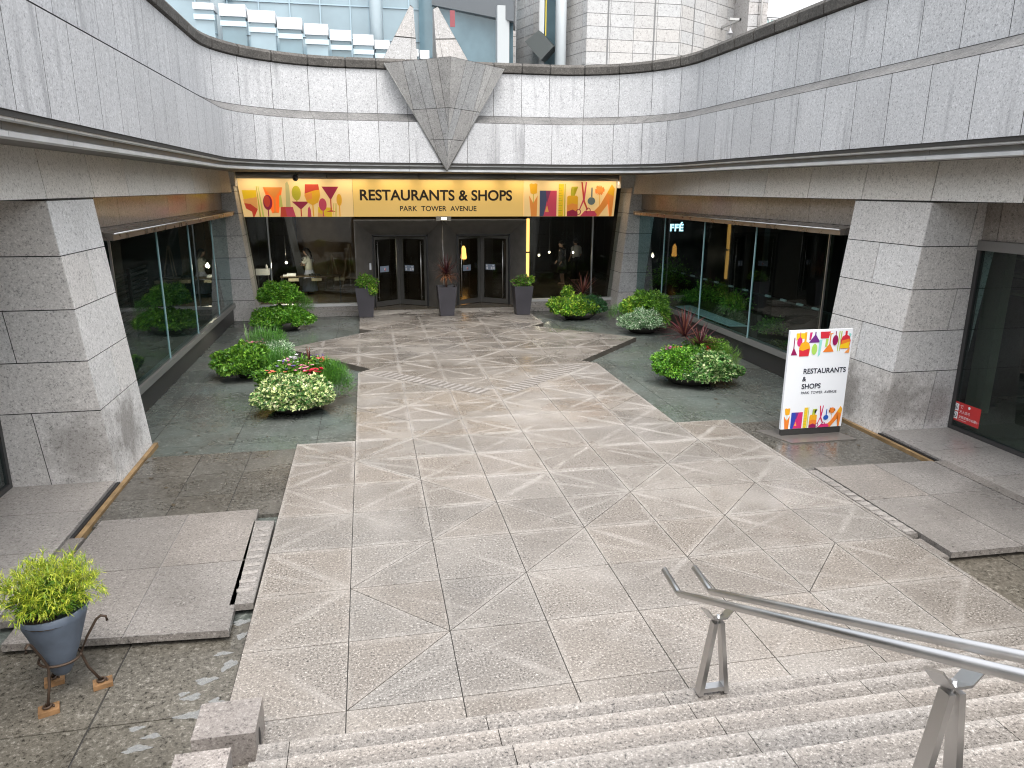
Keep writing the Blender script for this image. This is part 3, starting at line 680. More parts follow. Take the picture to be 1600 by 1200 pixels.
# ================================================================== SIDE SHOP DOORS near the viewer
for sgn, lab in ((-1, "left"), (1, "right")):
    m_ = (lambda x: x) if sgn < 0 else (lambda x: 6-x); XD = -5.0
    dr = thing("glass_shopfront", "tall glass shopfront on the stone ledge at the far %s of the court" % lab, "shopfront", (m_(XD), 3, 0), "glass shopfronts beside the piers")
    o_ = (m_(XD), 3, 0)
    mb = MB(); mb.box(m_(XD)-.01, m_(XD)+.01, -3, 5.75, .07, 3.3); mb.build("glass_pane", [GLASST], dr, o_)
    mb = MB(); mb.box(m_(XD+.04), m_(XD-.06), -3, 5.82, 0, .075); mb.box(m_(XD+.04), m_(XD-.06), 5.74, 5.82, .075, 3.3); mb.build("frame", [FRAME], dr, o_)
    mb = MB(); mb.box(m_(XD+.05), m_(XD-.06), -3, 5.82, 3.3, 3.47); mb.build("header", [simple("header_metal_"+lab, (.30, .29, .28), .35, .8)], dr, o_)
    mb = MB(); plates(mb, grid(rect(-3, 5.83, 3.47, 4.2), (-.8, 1.4, 3.6, 5.5)), lambda u, v, d: (m_(XD-.02-d), u, v), gap=.006); mb.build("spandrel", [POLISH, JOINT], dr, o_)
    room = thing("shop_interior", "dim shop room behind the tall glass at the far %s" % lab, "room", (m_(-8), 2, 0)); o2 = (m_(-8), 2, 0)
    mb = MB(); mb.face([(m_(XD), -3, .02), (m_(-11), -3, .02), (m_(-11), 7.5, .02), (m_(XD), 7.5, .02)]); mb.build("floor", [INFLOOR if sgn > 0 else simple("teal_floor", (.12, .2, .21), .3)], room, o2)
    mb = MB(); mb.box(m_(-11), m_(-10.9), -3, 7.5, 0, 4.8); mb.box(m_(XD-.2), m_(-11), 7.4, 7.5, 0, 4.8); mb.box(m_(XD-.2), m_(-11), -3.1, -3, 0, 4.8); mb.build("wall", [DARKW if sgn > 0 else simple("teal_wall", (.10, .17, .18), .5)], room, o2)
    if sgn > 0:
        mb = MB(); mb.box(12.2, 12.4, 6.4, 6.8, .02, 4.8); mb.build("post", [simple("beige_post", (.30, .26, .19), .6)], room, o2)
        mb = MB()
        for k in range(4): mb.box(13.0, 15.5, 6.6, 7.2, 2.3+k*.35, 2.36+k*.35)
        mb.build("shelf", [simple("beige_shelf", (.34, .29, .2), .6)], room, o2)
# ================================================================== ENTRANCE FACADE
YF = 21.3
hall = thing("entrance_hall", "dark entrance hall with brown wall panels seen through the front glass", "room", (3, 27, 0)); oh = (3, 27, 0)
mb = MB(); mb.face([(-6, 21.36, .005), (12.5, 21.36, .005), (12.5, 33, .005), (-6, 33, .005)]); mb.build("floor", [INFLOOR], hall, oh)
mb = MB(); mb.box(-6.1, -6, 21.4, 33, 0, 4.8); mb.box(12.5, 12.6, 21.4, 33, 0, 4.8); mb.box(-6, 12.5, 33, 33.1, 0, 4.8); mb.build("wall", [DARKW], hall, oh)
mb = MB(); mb.box(-2.9, -.2, 31.2, 31.4, 0, 4.8); mb.build("wall_panel", [BROWNW], hall, oh)
mb = MB(); mb.bar((-3.3, 29, 4.8), (-2.55, 29, 0), .3, .3); mb.build("leaning_column", [simple("grey_blue_column", (.16, .17, .2), .5)], hall, oh)
mb = MB(); mb.box(8.0, 8.35, 29.5, 29.8, 0, 4.8); mb.build("pillar", [simple("dark_pillar", (.05, .05, .055), .5)], hall, oh)
fac = thing("entrance_glazing", "glass front of the entrance with panes either side of the doors", "glazing", (3, YF, 0)); of = (3, YF, 0)
for (x0b, x1b, x0t, x1t) in [(-3.5, -2.99, -3.77, -2.97), (-2.96, -.06, -2.94, -.06), (6.28, 8.64, 6.28, 8.68), (8.67, 9.5, 8.71, 9.77)]:
    mb = MB(); mb.hexa([(x0b, YF+.03, .3), (x1b, YF+.03, .3), (x1b, YF+.05, .3), (x0b, YF+.05, .3), (x0t, YF+.03, 3.32), (x1t, YF+.03, 3.32), (x1t, YF+.05, 3.32), (x0t, YF+.05, 3.32)])
    mb.build("glass_pane", [GLASSC], fac, of)
for x in (-2.975, 8.67):
    mb = MB(); mb.box(x-.02, x+.02, YF-.02, YF+.09, .3, 3.34); mb.build("mullion", [simple("glass_fin", (.4, .42, .43), .3, .5)], fac, of)
for x0, x1 in ((-3.5, -.05), (6.05, 9.5)):
    mb = MB(); mb.box(x0, x1, YF-.08, YF+.16, .20, .30); mb.build("sill", [simple("pale_sill", (.62, .62, .62), .35, .3)], fac, of)
    mb = MB(); mb.box(x0, x1, YF-.06, YF+.2, .03, .20); mb.box(x0, x1, YF-.28, YF+.1, ZP, .03); mb.build("plinth", [LEDGE], fac, of)
# portal
por = thing("door_portal", "bronze metal portal with splayed reveals framing the two glass double doors", "door portal", (3, YF, 0)); op = (3, YF, 0)
mb = MB(); YD = 22.0; YP = 21.28; ZTP, ZDP = 3.2, 2.66
def quad(*p): mb.face(p)
for (xa, xb, xi, xj) in [(-.06, 3.04, .53, 2.55), (3.04, 6.1, 3.62, 5.65)]:
    quad((xa, YP, 0), (xi, YD, 0), (xi, YD, ZDP), (xa, YP, ZTP)); quad((xj, YD, 0), (xb, YP, 0), (xb, YP, ZTP), (xj, YD, ZDP)); quad((xa, YP, ZTP), (xi, YD, ZDP), (xj, YD, ZDP), (xb, YP, ZTP))
mb.box(-.06, 6.1, YP, YD+1, ZTP, ZTP+.03); mb.box(-.075, -.06, YP, YD+1.2, 0, ZTP+.03); mb.box(6.1, 6.115, YP, YD+1.2, 0, ZTP+.03)
mb.build("reveals", [BRONZE], por, op)
mb = MB()
for xi, xj in ((.53, 2.55), (3.62, 5.65)):
    mb.box(xi-.0, xi+.05, YD-.01, YD+.9, 0, ZDP); mb.box(xj-.05, xj, YD-.01, YD+.9, 0, ZDP); mb.box(xi, xj, YD-.01, YD+.9, ZDP-.05, ZDP)
mb.build("door_jamb", [BLACK], por, op)
mb = MB(); mb.tube([(3.04, YP-.005, 0), (3.04, YP-.005, ZTP)], .012, 6); mb.build("seam_trim", [STEEL], por, op)
mb = MB(); mb.box(.40, .47, 21.78, 21.80, 1.42, 1.66); o = mb.build("intercom_plate", [simple("white_plastic", (.75, .77, .8), .4)], por, op); 
# glowing strip beside the portal
mb = MB(); mb.box(6.14, 6.24, YF-.02, YF+.05, .9, 2.0); mb.box(6.14, 6.24, YF-.02, YF+.05, 2.06, 3.25)
AMBER = simple("amber_light", (.9, .6, .2), .5, emit=(1., .55, .13), es=.6)
tag(mb.build("light_strip", [AMBER], None, (6.19, YF, .9)), "slim amber light strip glowing beside the bronze door portal", "light")
# doors
STICK = simple("pale_blue_sticker", (.30, .36, .46), .4); STICKR = simple("red_sticker_mark", (.6, .05, .05), .4); STICKW = simple("white_sticker_mark", (.8, .8, .82), .4)
for di, (xi, xj) in enumerate(((.58, 2.50), (3.67, 5.60))):
    xm = (xi+xj)/2
    for side in (0, 1):
        a = Vector((xi, 22.06, 0)) if side == 0 else Vector((xm+.02, 22.72, 0)); b = Vector((xm-.02, 22.72, 0)) if side == 0 else Vector((xj, 22.06, 0))
        lab = "%s glass leaf of the %s double door in the bronze portal" % (("left", "right")[side], ("left", "right")[di])
        d = thing("glass_door", lab, "door", tuple(a), "entrance door leaves"); oa = tuple(a)
        e = (b-a); L = e.length; e.normalize(); nrm = Vector((e.y, -e.x, 0))
        def pt(u, z, w): return a+e*u+Vector((0, 0, z))+nrm*w
        def bx(mb, u0, u1, z0, z1, w0, w1, mat=0):
            mb.hexa([pt(u0, z0, w1), pt(u1, z0, w1), pt(u1, z0, w0), pt(u0, z0, w0), pt(u0, z1, w1), pt(u1, z1, w1), pt(u1, z1, w0), pt(u0, z1, w0)], mat)
        mb = MB(); wl_, wr_ = (.05, .13) if side == 0 else (.13, .09)
        bx(mb, 0, wl_, .02, 2.58, -.03, .03); bx(mb, L-wr_, L, .02, 2.58, -.03, .03); bx(mb, wl_, L-wr_, .02, .2, -.03, .03); bx(mb, wl_, L-wr_, 2.48, 2.58, -.03, .03)
        mb.build("door_frame", [DOORST], d, oa)
        mb = MB(); bx(mb, wl_, L-wr_, .2, 2.48, -.008, .008); mb.build("glass_pane", [GLASSC], d, oa)
        mb = MB(); u = .22 if side == 0 else L-.2
        if side: mb.tube([pt(u, .25, .08), pt(u, 2.4, .08)], .022, 8); 
        else: mb.tube([pt(u*.6, .25, .06), pt(u*.6, 2.4, .06)], .012, 8)
        for z in (.35, 2.3): mb.tube([pt(u if side else u*.6, z, .08), pt(u if side else u*.6, z, .0)], .012, 6)
        mb.build("pull_bar", [STEEL], d, oa)
        mb = MB(); u0 = .25 if side == 0 else .2
        bx(mb, u0, u0+.4, 1.28, 1.5, .009, .012, 0)
        if side == 0: mb.ellip(pt(u0+.2, 1.38, .016), (.05, .004, .05), 10, 6, 1); mb.ellip(pt(u0+.2, 1.39, .02), (.026, .004, .026), 10, 6, 2)
        else:
            for k in range(4): bx(mb, u0+.03+k*.095, u0+.1+k*.095, 1.3+.02*(k % 2), 1.4, .013, .015, (2, 0, 2, 2)[k])
            for k in range(4): bx(mb, u0+.02+k*.09, u0+.08+k*.09, 1.42, 1.48, .013, .015, (2, 0, 0, 2)[k])
        mb.build("sticker", [STICK, STICKR, STICKW], d, oa)
# ------------------------------------------------------------------ lit sign band with its pictures
def bl(name, col, es): return simple(name, col, .4, emit=col, es=es)
EM = .16
sign = thing("shop_sign", "backlit yellow sign band reading RESTAURANTS & SHOPS above the entrance doors", "sign", (3, 21.1, 3.34)); os_ = (3, 21.1, 3.34)
YS = 21.18
SX0, SX1, ZS0, ZS1 = -3.72, 9.45, 3.335, 4.60
def sgn_poly(pts, zoff=0.): return [(x, YS-zoff, z) for x, z in pts]
def panel(x0b, x1b, x0t, x1t, mat):
    mb = MB(); mb.hexa([(x0b, YS, ZS0), (x1b, YS, ZS0), (x1b, YS+.1, ZS0), (x0b, YS+.1, ZS0), (x0t, YS, ZS1), (x1t, YS, ZS1), (x1t, YS+.1, ZS1), (x0t, YS+.1, ZS1)]); return mb.build("sign_panel", [mat], sign, os_)
CREAM = bl("sign_cream", (.84, .58, .25), EM); GOLD = bl("sign_gold", (.78, .51, .15), EM)
panel(-3.70, -.06, -3.84, -.06, CREAM); panel(-.05, 5.98, -.05, 5.98, GOLD); panel(5.99, 9.42, 5.99, 9.52, CREAM)
PAL = {k: bl("sign_"+k, c, .13) for k, c in dict(yellow=(.80, .50, .02), orange=(.78, .27, .05), red=(.55, .06, .03), wine=(.30, .02, .05), plum=(.22, .04, .10), olive=(.48, .40, .03), peach=(.78, .36, .10), lime=(.55, .52, .12), navy=(.06, .07, .13), rose=(.55, .06, .10), slate=(.13, .16, .15), amber=(.76, .38, .02), sage=(.55, .47, .20)).items()}
def sx(u): return -3.775+u/1600*200*.02208     # zoomed-photo x (360..560 strip) -> sign x
def arc(cx_, cz, rx, rz, a0=0, a1=360, n=26): return [(cx_+rx*math.cos(math.radians(a0+(a1-a0)*i/n)), cz+rz*math.sin(math.radians(a0+(a1-a0)*i/n))) for i in range(n+1 if a1-a0 < 360 else n)]
class Art:
    def __init__(s, fn, pal, names): s.fn = fn; s.pal = pal; s.names = names; s.mb = MB(); s.k = 0
    def poly(s, pts, c):
        s.k += 1; P = [s.fn(u, v, .004+.0003*s.k) for u, v in pts]
        n = (Vector(P[1])-Vector(P[0])).cross(Vector(P[2])-Vector(P[0]))
        bm = bmesh.new(); vs = [bm.verts.new(p) for p in P]; f = bm.faces.new(vs); r = bmesh.ops.triangulate(bm, faces=[f])
        for ff in r['faces']: s.mb.face([v.co[:] for v in ff.verts], s.names.index(c))
        bm.free()
    def martini(s, x, z, w, h, c, c2=None, foot=True, flip=1):
        s.poly([(x-w/2, z+h*flip), (x+w/2, z+h*flip), (x+.02, z+h*.5*flip), (x-.02, z+h*.5*flip)], c)
        s.poly([(x-.02, z), (x+.02, z), (x+.02, z+h*.52*flip), (x-.02, z+h*.52*flip)], c2 or c)
        if foot: s.poly([(x-w*.3, z), (x+w*.3, z), (x+.03, z+.05*flip), (x-.03, z+.05*flip)], c2 or c)
    def spoon(s, x, z, rx, rz, zs, c, flip=1):
        s.poly(arc(x, z, rx, rz), c); s.poly([(x-.018, zs), (x+.018, zs), (x+.018, z-rz*.9*flip), (x-.018, z-rz*.9*flip)], c)
    def wine(s, x, zt, w, h, c, c2, zs, flip=1):
        b = [(x-w*.42, zt), (x+w*.42, zt), (x+w*.5, zt-h*.55*flip), (x+w*.36, zt-h*.85*flip), (x, zt-h*flip), (x-w*.36, zt-h*.85*flip), (x-w*.5, zt-h*.55*flip)]
        s.poly(b, c); s.poly([(x-w*.48, zt-h*.45*flip), (x+w*.1, zt-h*.3*flip), (x+w*.47, zt-h*.25*flip), (x+w*.5, zt-h*.55*flip), (x+w*.36, zt-h*.85*flip), (x, zt-h*flip), (x-w*.36, zt-h*.85*flip), (x-w*.5, zt-h*.55*flip)], c2)
        if zs is not None: s.poly([(x-.02, zs), (x+.02, zs), (x+.02, zt-h*.97*flip), (x-.02, zt-h*.97*flip)], c2)
names = list(PAL)
afn = lambda u, v, d: (u, YS-d, v)
A1 = Art(afn, PAL, names); kx = 4.45/1600*1.0
def X(u): return -3.97+u*.00255
def Z(v): return 4.60-(v-85)*.00249
A1.poly([(X(105), Z(240)), (X(285), Z(240)), (X(290), Z(480)), (X(180), Z(430)), (X(125), Z(400))], 'yellow')
A1.poly([(X(115), Z(360)), (X(290), Z(330)), (X(290), Z(490)), (X(125), Z(430))], 'peach')
A1.poly([(X(125), Z(410)), (X(200), Z(420)), (X(288), Z(490)), (X(245), Z(520)), (X(240), Z(592)), (X(222), Z(592)), (X(215), Z(525)), (X(140), Z(480))], 'red')
A1.poly([(X(288), Z(185)), (X(296), Z(185)), (X(326), Z(592)), (X(306), Z(592))], 'olive'); A1.poly([(X(310), Z(185)), (X(320), Z(185)), (X(366), Z(592)), (X(344), Z(592))], 'lime')
A1.poly([(X(375), Z(200)), (X(620), Z(200)), (X(525), Z(345)), (X(520), Z(520)), (X(555), Z(540)), (X(470), Z(545)), (X(498), Z(520)), (X(498), Z(345))], 'orange')
A1.spoon(X(422), Z(400), .15, .25, ZS0+.01, 'wine'); A1.poly(arc(X(415), Z(385), .10, .19), 'red')
A1.poly([(X(665), Z(150)), (X(690), Z(120)), (X(712), Z(180)), (X(715), Z(592)), (X(650), Z(592))], 'sage'); A1.poly([(X(565), Z(460)), (X(575), Z(310)), (X(600), Z(300)), (X(612), Z(460))], 'lime')
A1.spoon(X(798), Z(275), .15, .24, Z(420), 'olive')
A1.poly([(X(585), Z(460)), (X(740), Z(460)), (X(772), Z(592)), (X(572), Z(592))], 'red'); A1.poly([(X(640), Z(470)), (X(742), Z(464)), (X(768), Z(590)), (X(660), Z(590))], 'rose')
A1.martini(X(845), ZS0+.01, .58, .50, 'wine', 'red', False)
A1.wine(X(1003), Z(158), .52, .70, 'red', 'amber', ZS0+.01); A1.poly([(X(905), Z(290)), (X(1000), Z(265)), (X(1000), Z(350)), (X(925), Z(370))], 'orange')
A1.poly([(X(925), Z(592)), (X(935), Z(480)), (X(955), Z(450)), (X(972), Z(500)), (X(975), Z(592))], 'rose')
A1.poly([(X(1060), Z(592)), (X(1070), Z(460)), (X(1255), Z(470)), (X(1250), Z(592))], 'yellow'); A1.poly([(X(1060), Z(592)), (X(1065), Z(530)), (X(1180), Z(592))], 'peach')
A1.spoon(X(1132), Z(428), .13, .21, ZS0+.01, 'rose')
A1.martini(X(1240), Z(525), .56, .84, 'wine', 'red')
A1.spoon(X(1352), Z(365), .09, .20, ZS0+.01, 'amber')
for u in (1268, 1292, 1306): A1.poly([(X(u), Z(410)), (X(u+6), Z(410)), (X(u+6), Z(592)), (X(u), Z(592))], 'olive')
A1.mb.build("glassware_pictures", [PAL[k] for k in names], sign, os_)
def goods(A, X, Z, zb):
    A.poly([(X(218), Z(140)), (X(240), Z(120)), (X(275), Z(130)), (X(305), Z(120)), (X(330), Z(130)), (X(325), Z(260)), (X(275), Z(275)), (X(235), Z(260))], 'amber')
    A.poly([(X(215), Z(290)), (X(275), Z(400)), (X(335), Z(290)), (X(325), zb), (X(245), zb)], 'orange'); A.poly([(X(272), Z(270)), (X(280), Z(270)), (X(280), Z(400)), (X(272), Z(400))], 'olive')
    A.poly([(X(365), Z(222)), (X(605), Z(222)), (X(605), zb), (X(365), zb)], 'rose'); A.poly([(X(365), Z(222)), (X(490), Z(222)), (X(450), Z(450)), (X(420), zb), (X(365), zb)], 'navy')
    A.poly([(X(440), Z(525)), (X(470), Z(430)), (X(498), Z(525))], 'peach'); A.poly([(X(450), Z(222)), (X(520), Z(222)), (X(470), Z(400))], 'plum')
    A.poly([(X(632), Z(125)), (X(705), Z(125)), (X(705), zb), (X(632), zb)], 'yellow'); A.poly([(X(715), Z(125)), (X(730), Z(125)), (X(730), zb), (X(715), zb)], 'olive')
    for k in range(13): A.poly([(X(632), Z(150+k*35)), (X(632+(38 if k % 2 else 55)), Z(150+k*35)), (X(632+(38 if k % 2 else 55)), Z(158+k*35)), (X(632), Z(158+k*35))], 'olive')
    A.poly([(X(755), Z(310)), (X(775), Z(292)), (X(890), Z(292)), (X(910), Z(310)), (X(910), zb), (X(755), zb)], 'amber'); A.poly([(X(755), Z(430)), (X(830), Z(400)), (X(910), Z(420)), (X(910), zb), (X(755), zb)], 'orange'); A.poly([(X(755), Z(520)), (X(840), Z(490)), (X(910), Z(530)), (X(910), zb), (X(755), zb)], 'wine')
    A.poly([(X(805), Z(292)), (X(805), Z(240)), (X(825), Z(215)), (X(815), Z(165)), (X(905), Z(162)), (X(905), Z(176)), (X(855), Z(185)), (X(845), Z(215)), (X(862), Z(240)), (X(862), Z(292))], 'olive')
    A.poly([(X(952), Z(95)), (X(972), Z(100)), (X(1012), Z(370)), (X(1060), Z(490)), (X(1040), Z(495)), (X(985), Z(370))], 'red'); A.poly([(X(1018), Z(95)), (X(1035), Z(98)), (X(1010), Z(340)), (X(945), Z(490)), (X(930), Z(485)), (X(985), Z(340))], 'rose')
    for c_ in ((922, 525), (1062, 505)):
        ou = [(X(c_[0]+36*math.cos(t)), Z(c_[1]+42*math.sin(t))) for t in np.linspace(0, 2*math.pi, 20)[:-1]]; inn = [(X(c_[0]+24*math.cos(t)), Z(c_[1]+30*math.sin(t))) for t in np.linspace(0, 2*math.pi, 20)[:-1]]
        for i in range(19): A.poly([ou[i], ou[(i+1) % 19], inn[(i+1) % 19], inn[i]], 'wine')
        A.k -= 18
    A.poly([(X(1100), Z(175)), (X(1118), Z(175)), (X(1118), Z(310)), (X(1098), Z(310))], 'slate'); A.poly([(X(1105+55*math.cos(t)), Z(368+55*math.sin(t))) for t in np.linspace(0, 2*math.pi, 18)[:-1]], 'slate')
    A.poly([(X(1222+(70 if i % 2 else 48)*math.cos(i*math.pi/14)), Z(215+(78 if i % 2 else 52)*math.sin(i*math.pi/14))) for i in range(28)], 'orange'); A.poly([(X(1219), Z(280)), (X(1226), Z(280)), (X(1226), Z(480)), (X(1219), Z(480))], 'amber')
    A.poly([(X(945), zb), (X(1010), Z(510)), (X(1150), Z(510)), (X(1230), Z(430)), (X(1330), Z(250)), (X(1395), Z(125)), (X(1440), Z(190)), (X(1405), zb), (X(1370), zb), (X(1362), Z(390)), (X(1215), zb)], 'orange')
    A.poly([(X(945), zb), (X(1010), Z(510)), (X(1150), Z(510)), (X(1190), Z(560)), (X(1180), zb)], 'rose'); A.poly([(X(1330), Z(250)), (X(1395), Z(125)), (X(1440), Z(190)), (X(1430), Z(300))], 'amber')
A2 = Art(afn, PAL, names)
goods(A2, lambda u: 5.62+u*.00264, lambda v: 4.60-(v-80)*.00249, ZS0+.004)
A2.mb.build("goods_pictures", [PAL[k] for k in names], sign, os_)
def text(name, body, size, fn, mat, parent, org, sx_=1., off=0., align='CENTER', track=1.):
    cu = bpy.data.curves.new("lettering", 'FONT'); cu.body = body; cu.size = size; cu.align_x = align; cu.offset = off; cu.space_character = track
    to = bpy.data.objects.new("lettering", cu); C.objects.link(to); dgp = bpy.context.evaluated_depsgraph_get(); dgp.update()
    me = to.evaluated_get(dgp).to_mesh(); mb = MB()
    fs = sorted(([min(me.vertices[i].co.x for i in p.vertices), max(me.vertices[i].co.x for i in p.vertices), p] for p in me.polygons), key=lambda q: q[0])
    words, end = [], -1e9
    for a, b, p in fs:
        if a > end+size*.17: words.append([])
        words[-1].append([fn(me.vertices[i].co.x*sx_, me.vertices[i].co.y) for i in p.vertices]); end = max(end, b)
    to.evaluated_get(dgp).to_mesh_clear(); bpy.data.objects.remove(to)
    for w in words:
        mb = MB()
        for q in w: mb.face(q)
        o = mb.build(name, [mat], parent, org)
    return o
INK = simple("sign_ink", (.03, .018, .012), .5)
text("large_lettering", "RESTAURANTS & SHOPS", .50, lambda x, y: (2.86+x, YS-.006, 3.90+y), INK, sign, os_, 1.0, .012)
text("small_lettering", "PARK  TOWER  AVENUE", .245, lambda x, y: (2.9+x, YS-.006, 3.53+y), INK, sign, os_, 1.0, .004, track=1.03)
bm_ = thing("sign_canopy", "rounded dark metal canopy beam running above the yellow sign band", "canopy", (3, 20.9, 4.6))
mb = MB(); 
for a, b in ((-3.95, -.9), (-.88, 2.2), (2.22, 5.6), (5.62, 9.72)): mb.tube([(a, 20.98, 4.70), (b, 20.98, 4.70)], .11, 12)
mb.box(-3.95, 9.72, 20.98, 21.3, 4.6, 4.79); mb.build("beam", [simple("dark_grey_metal", (.33, .33, .33), .4, .2)], bm_, (3, 20.9, 4.6))
# unseen wash lights added under the canopy beam to brighten the sign from above
for k in range(9):
    la = bpy.data.lights.new('sign_wash', 'AREA'); la.shape = 'RECTANGLE'; la.size = 1.1*S; la.size_y = .05*S; la.energy = 1.0; la.color = (1, .86, .62)
    lo = bpy.data.objects.new('sign_wash', la); C.objects.link(lo); lo.parent = bm_; p_ = Vector((-3.1+1.5*k, 20.88, 4.585)); lo.location = V(p_-Vector((3, 20.9, 4.6))); lo.rotation_euler = (math.radians(14), 0, 0)
# exit light under the sign
el = thing("exit_light", "small metal box light mounted over the middle of the door portal", "light", (3.07, 21.1, 3.26))
mb = MB(); mb.box(2.8, 3.33, 21.08, 21.26, 3.19, 3.345); bevel(mb.build("housing", [simple("grey_box", (.32, .30, .26), .4, .5)], el, (3.07, 21.1, 3.26)), .01)
mb = MB(); mb.box(2.98, 3.17, 21.07, 21.08, 3.225, 3.31); mb.build("lens", [simple("lamp_lens", (.9, .85, .6), .3, emit=(1, .9, .6), es=.9)], el, (3.07, 21.1, 3.26))
# security camera
sc = thing("security_camera", "small dark ball camera hanging below the gutter at the upper left of the sign", "camera", (-1.85, 20.6, 4.8)); oc = (-1.85, 20.6, 4.8)
mb = MB(); mb.box(-1.88, -1.6, 20.55, 20.65, 4.75, 4.8); mb.tube([(-1.72, 20.6, 4.78), (-1.86, 20.6, 4.7)], .025, 8); mb.build("bracket", [FRAME], sc, oc)
mb = MB(); mb.ellip((-1.88, 20.55, 4.62), (.10, .10, .11)); mb.build("ball_housing", [simple("camera_shell", (.10, .11, .14), .3)], sc, oc)
mb = MB(); mb.ellip((-1.90, 20.46, 4.58), (.045, .03, .045)); mb.build("lens", [BLACK], sc, oc)
# ================================================================== PEOPLE and furniture in the hall
SKIN = simple("skin", (.50, .33, .25), .5); HAIR = simple("dark_hair", (.015, .012, .012), .4)
def person(loc, face, label, woman=True, sleeve=None):
    """stands at loc (slab units), built in metres then scaled by 1/S; faces angle `face`"""
    root = thing("person", label, "person", loc); k = 1/S
    ca, sa = math.cos(face), math.sin(face)
    def W(x, y, z): return (loc[0]+(x*ca-y*sa)*k, loc[1]+(x*sa+y*ca)*k, loc[2]+z*k)     # +y is forward
    def rad(r): return r*k
    mb = MB(); limb = lambda pts, rs, n=10: mb.tube([W(*p) for p in pts], [rad(r) for r in rs], n)
    h = 1.60 if woman else 1.70; f = h/1.6
    lean = .05 if woman else 0.
    limb([(0, 0, .78*f), (0, .0, .95*f), (0, .02, 1.1*f), (0, .02+lean, 1.25*f), (0, .0+lean, 1.345*f)], [.13, .125, .11, .125, .07], 14)
    limb([(0, lean, 1.3*f), (0, lean+.03, 1.42*f)], [.05, .047])
    hz = 1.49*f; hy = lean+.06; nod = Matrix.Rotation(math.radians(-25 if woman else -8), 4, 'X')
    def hp(p): q = nod @ Vector(p); return W(q.x, hy+q.y, hz+q.z)
    mb.rings([[hp((r*.82*math.cos(t), r*math.sin(t)+yo, z)) for t in [2*math.pi*i/14 for i in range(14)]] for z, r, yo in [(-.115, .02, .05), (-.10, .05, .035), (-.06, .072, .02), (0, .088, .005), (.05, .09, -.005), (.09, .07, -.01), (.115, .02, -.01)]])
    mb.tube([hp((0, .088, .015)), hp((0, .112, -.025)), hp((0, .092, -.035))], [rad(.008), rad(.014), rad(.01)], 6)
    mb.tube([hp((-.025, .083, -.062)), hp((.025, .083, -.062))], rad(.007), 6)
    for sgn in (-1, 1):
        mb.ellip(hp((sgn*.076, 0, -.01)), (rad(.012), rad(.02), rad(.028)), 8, 6); mb.ellip(hp((sgn*.032, .076, .012)), (rad(.012), rad(.01), rad(.007)), 8, 6)
        # arms
        if woman: el_, wr = (sgn*.23, .05, 1.02*f), (sgn*.05+.02, .27, 1.03*f+(.02 if sgn > 0 else -.03))
        else: el_, wr = (sgn*.235, .0, 1.02*f), (sgn*.22, .14, .84*f)
        sh = (sgn*.165, lean, 1.29*f)
        limb([(sgn*.08, lean, 1.29*f), sh, el_, wr], [.06, .05, .038, .026])
        d = (Vector(wr)-Vector(el_)).normalized(); p1 = Vector(wr)+d*.07; sd__ = d.cross(Vector((0, 0, 1))).normalized()
        limb([wr, tuple(Vector(wr)+d*.035), tuple(p1)], [.024, .034, .032], 8)
        for i, ln in enumerate((.055, .068, .072, .06)):
            q = p1+sd__*(i-1.5)*.017; limb([tuple(q), tuple(q+d*ln*.55), tuple(q+d*ln*.9+Vector((0, 0, -.018)))], [.0085, .008, .0065], 6)
        q = Vector(wr)+d*.03-sd__*.03*sgn; limb([tuple(q), tuple(q+d*.035-sd__*.02*sgn), tuple(q+d*.06-sd__*.015*sgn)], [.011, .010, .008], 6)
        ft = .14 if (woman and sgn < 0) else -.02
        limb([(sgn*.08, 0, .82*f), (sgn*.085, ft*.4+.02, .46*f), (sgn*.085, ft-.02, .075)], [.085, .055, .034])
        limb([(sgn*.085, ft-.05, .045), (sgn*.09, ft+.06, .035), (sgn*.095, ft+.15, .022)], [.035, .036, .022], 8)
    body = mb.build("body", [SKIN], root, loc)
    md = body.modifiers.new('merge', 'REMESH'); md.mode = 'VOXEL'; md.voxel_size = .0075; md.use_smooth_shade = True
    mb = MB()
    cap = [[hp((r*.9*math.cos(t), r*1.05*math.sin(t)-.018-(.02 if z < 0 else 0), z)) for t in [2*math.pi*i/16 for i in range(16)]] for z, r in ([(-.32, .05), (-.22, .075), (-.1, .088)] if woman else [(-.06, .07)])+[(-.03, .093), (.04, .105), (.09, .09), (.125, .03)]]
    if woman:
        for ri in range(3): cap[ri] = [tuple(Vector(p)+Vector(W(0, -.045, 0))-Vector(W(0, 0, 0))) for p in cap[ri]]
        for ri in range(3, 5): cap[ri] = [tuple(Vector(p)+(Vector(W(0, -.03, 0))-Vector(W(0, 0, 0)))) for p in cap[ri]]
    mb.rings(cap)
    mb.build("hair", [HAIR], root, loc)
    return root, W, rad, f, lean
def torso(W, rad, f, lean, prof, n=22, flute=0, amp=0.):
    return [[W(rx*math.cos(t)*(1+amp*math.sin(flute*t)), ry*math.sin(t)*(1+amp*math.sin(flute*t))+yo, z*f) for t in [2*math.pi*i/n for i in range(n)]] for z, rx, ry, yo in prof]
wloc = (-2.05, 26.2, .005)
root, W, rad, f, lean = person(wloc, math.radians(62), "person in a white puff-sleeved blouse and long pale skirt standing at the hall table")
mb = MB(); mb.rings(torso(W, rad, f, lean, [(.84, .165, .14, .0), (.97, .15, .13, .01), (1.1, .165, .14, .03), (1.22, .18, .145, .04), (1.31, .15, .1, .05), (1.345, .08, .07, .05)]))
for sgn in (-1, 1): mb.tube([W(sgn*.13, lean, 1.3*f), W(sgn*.2, lean+.01, 1.24*f), W(sgn*.235, .04, 1.14*f), W(sgn*.23, .05, 1.08*f)], [rad(.06), rad(.095), rad(.1), rad(.055)], 12)
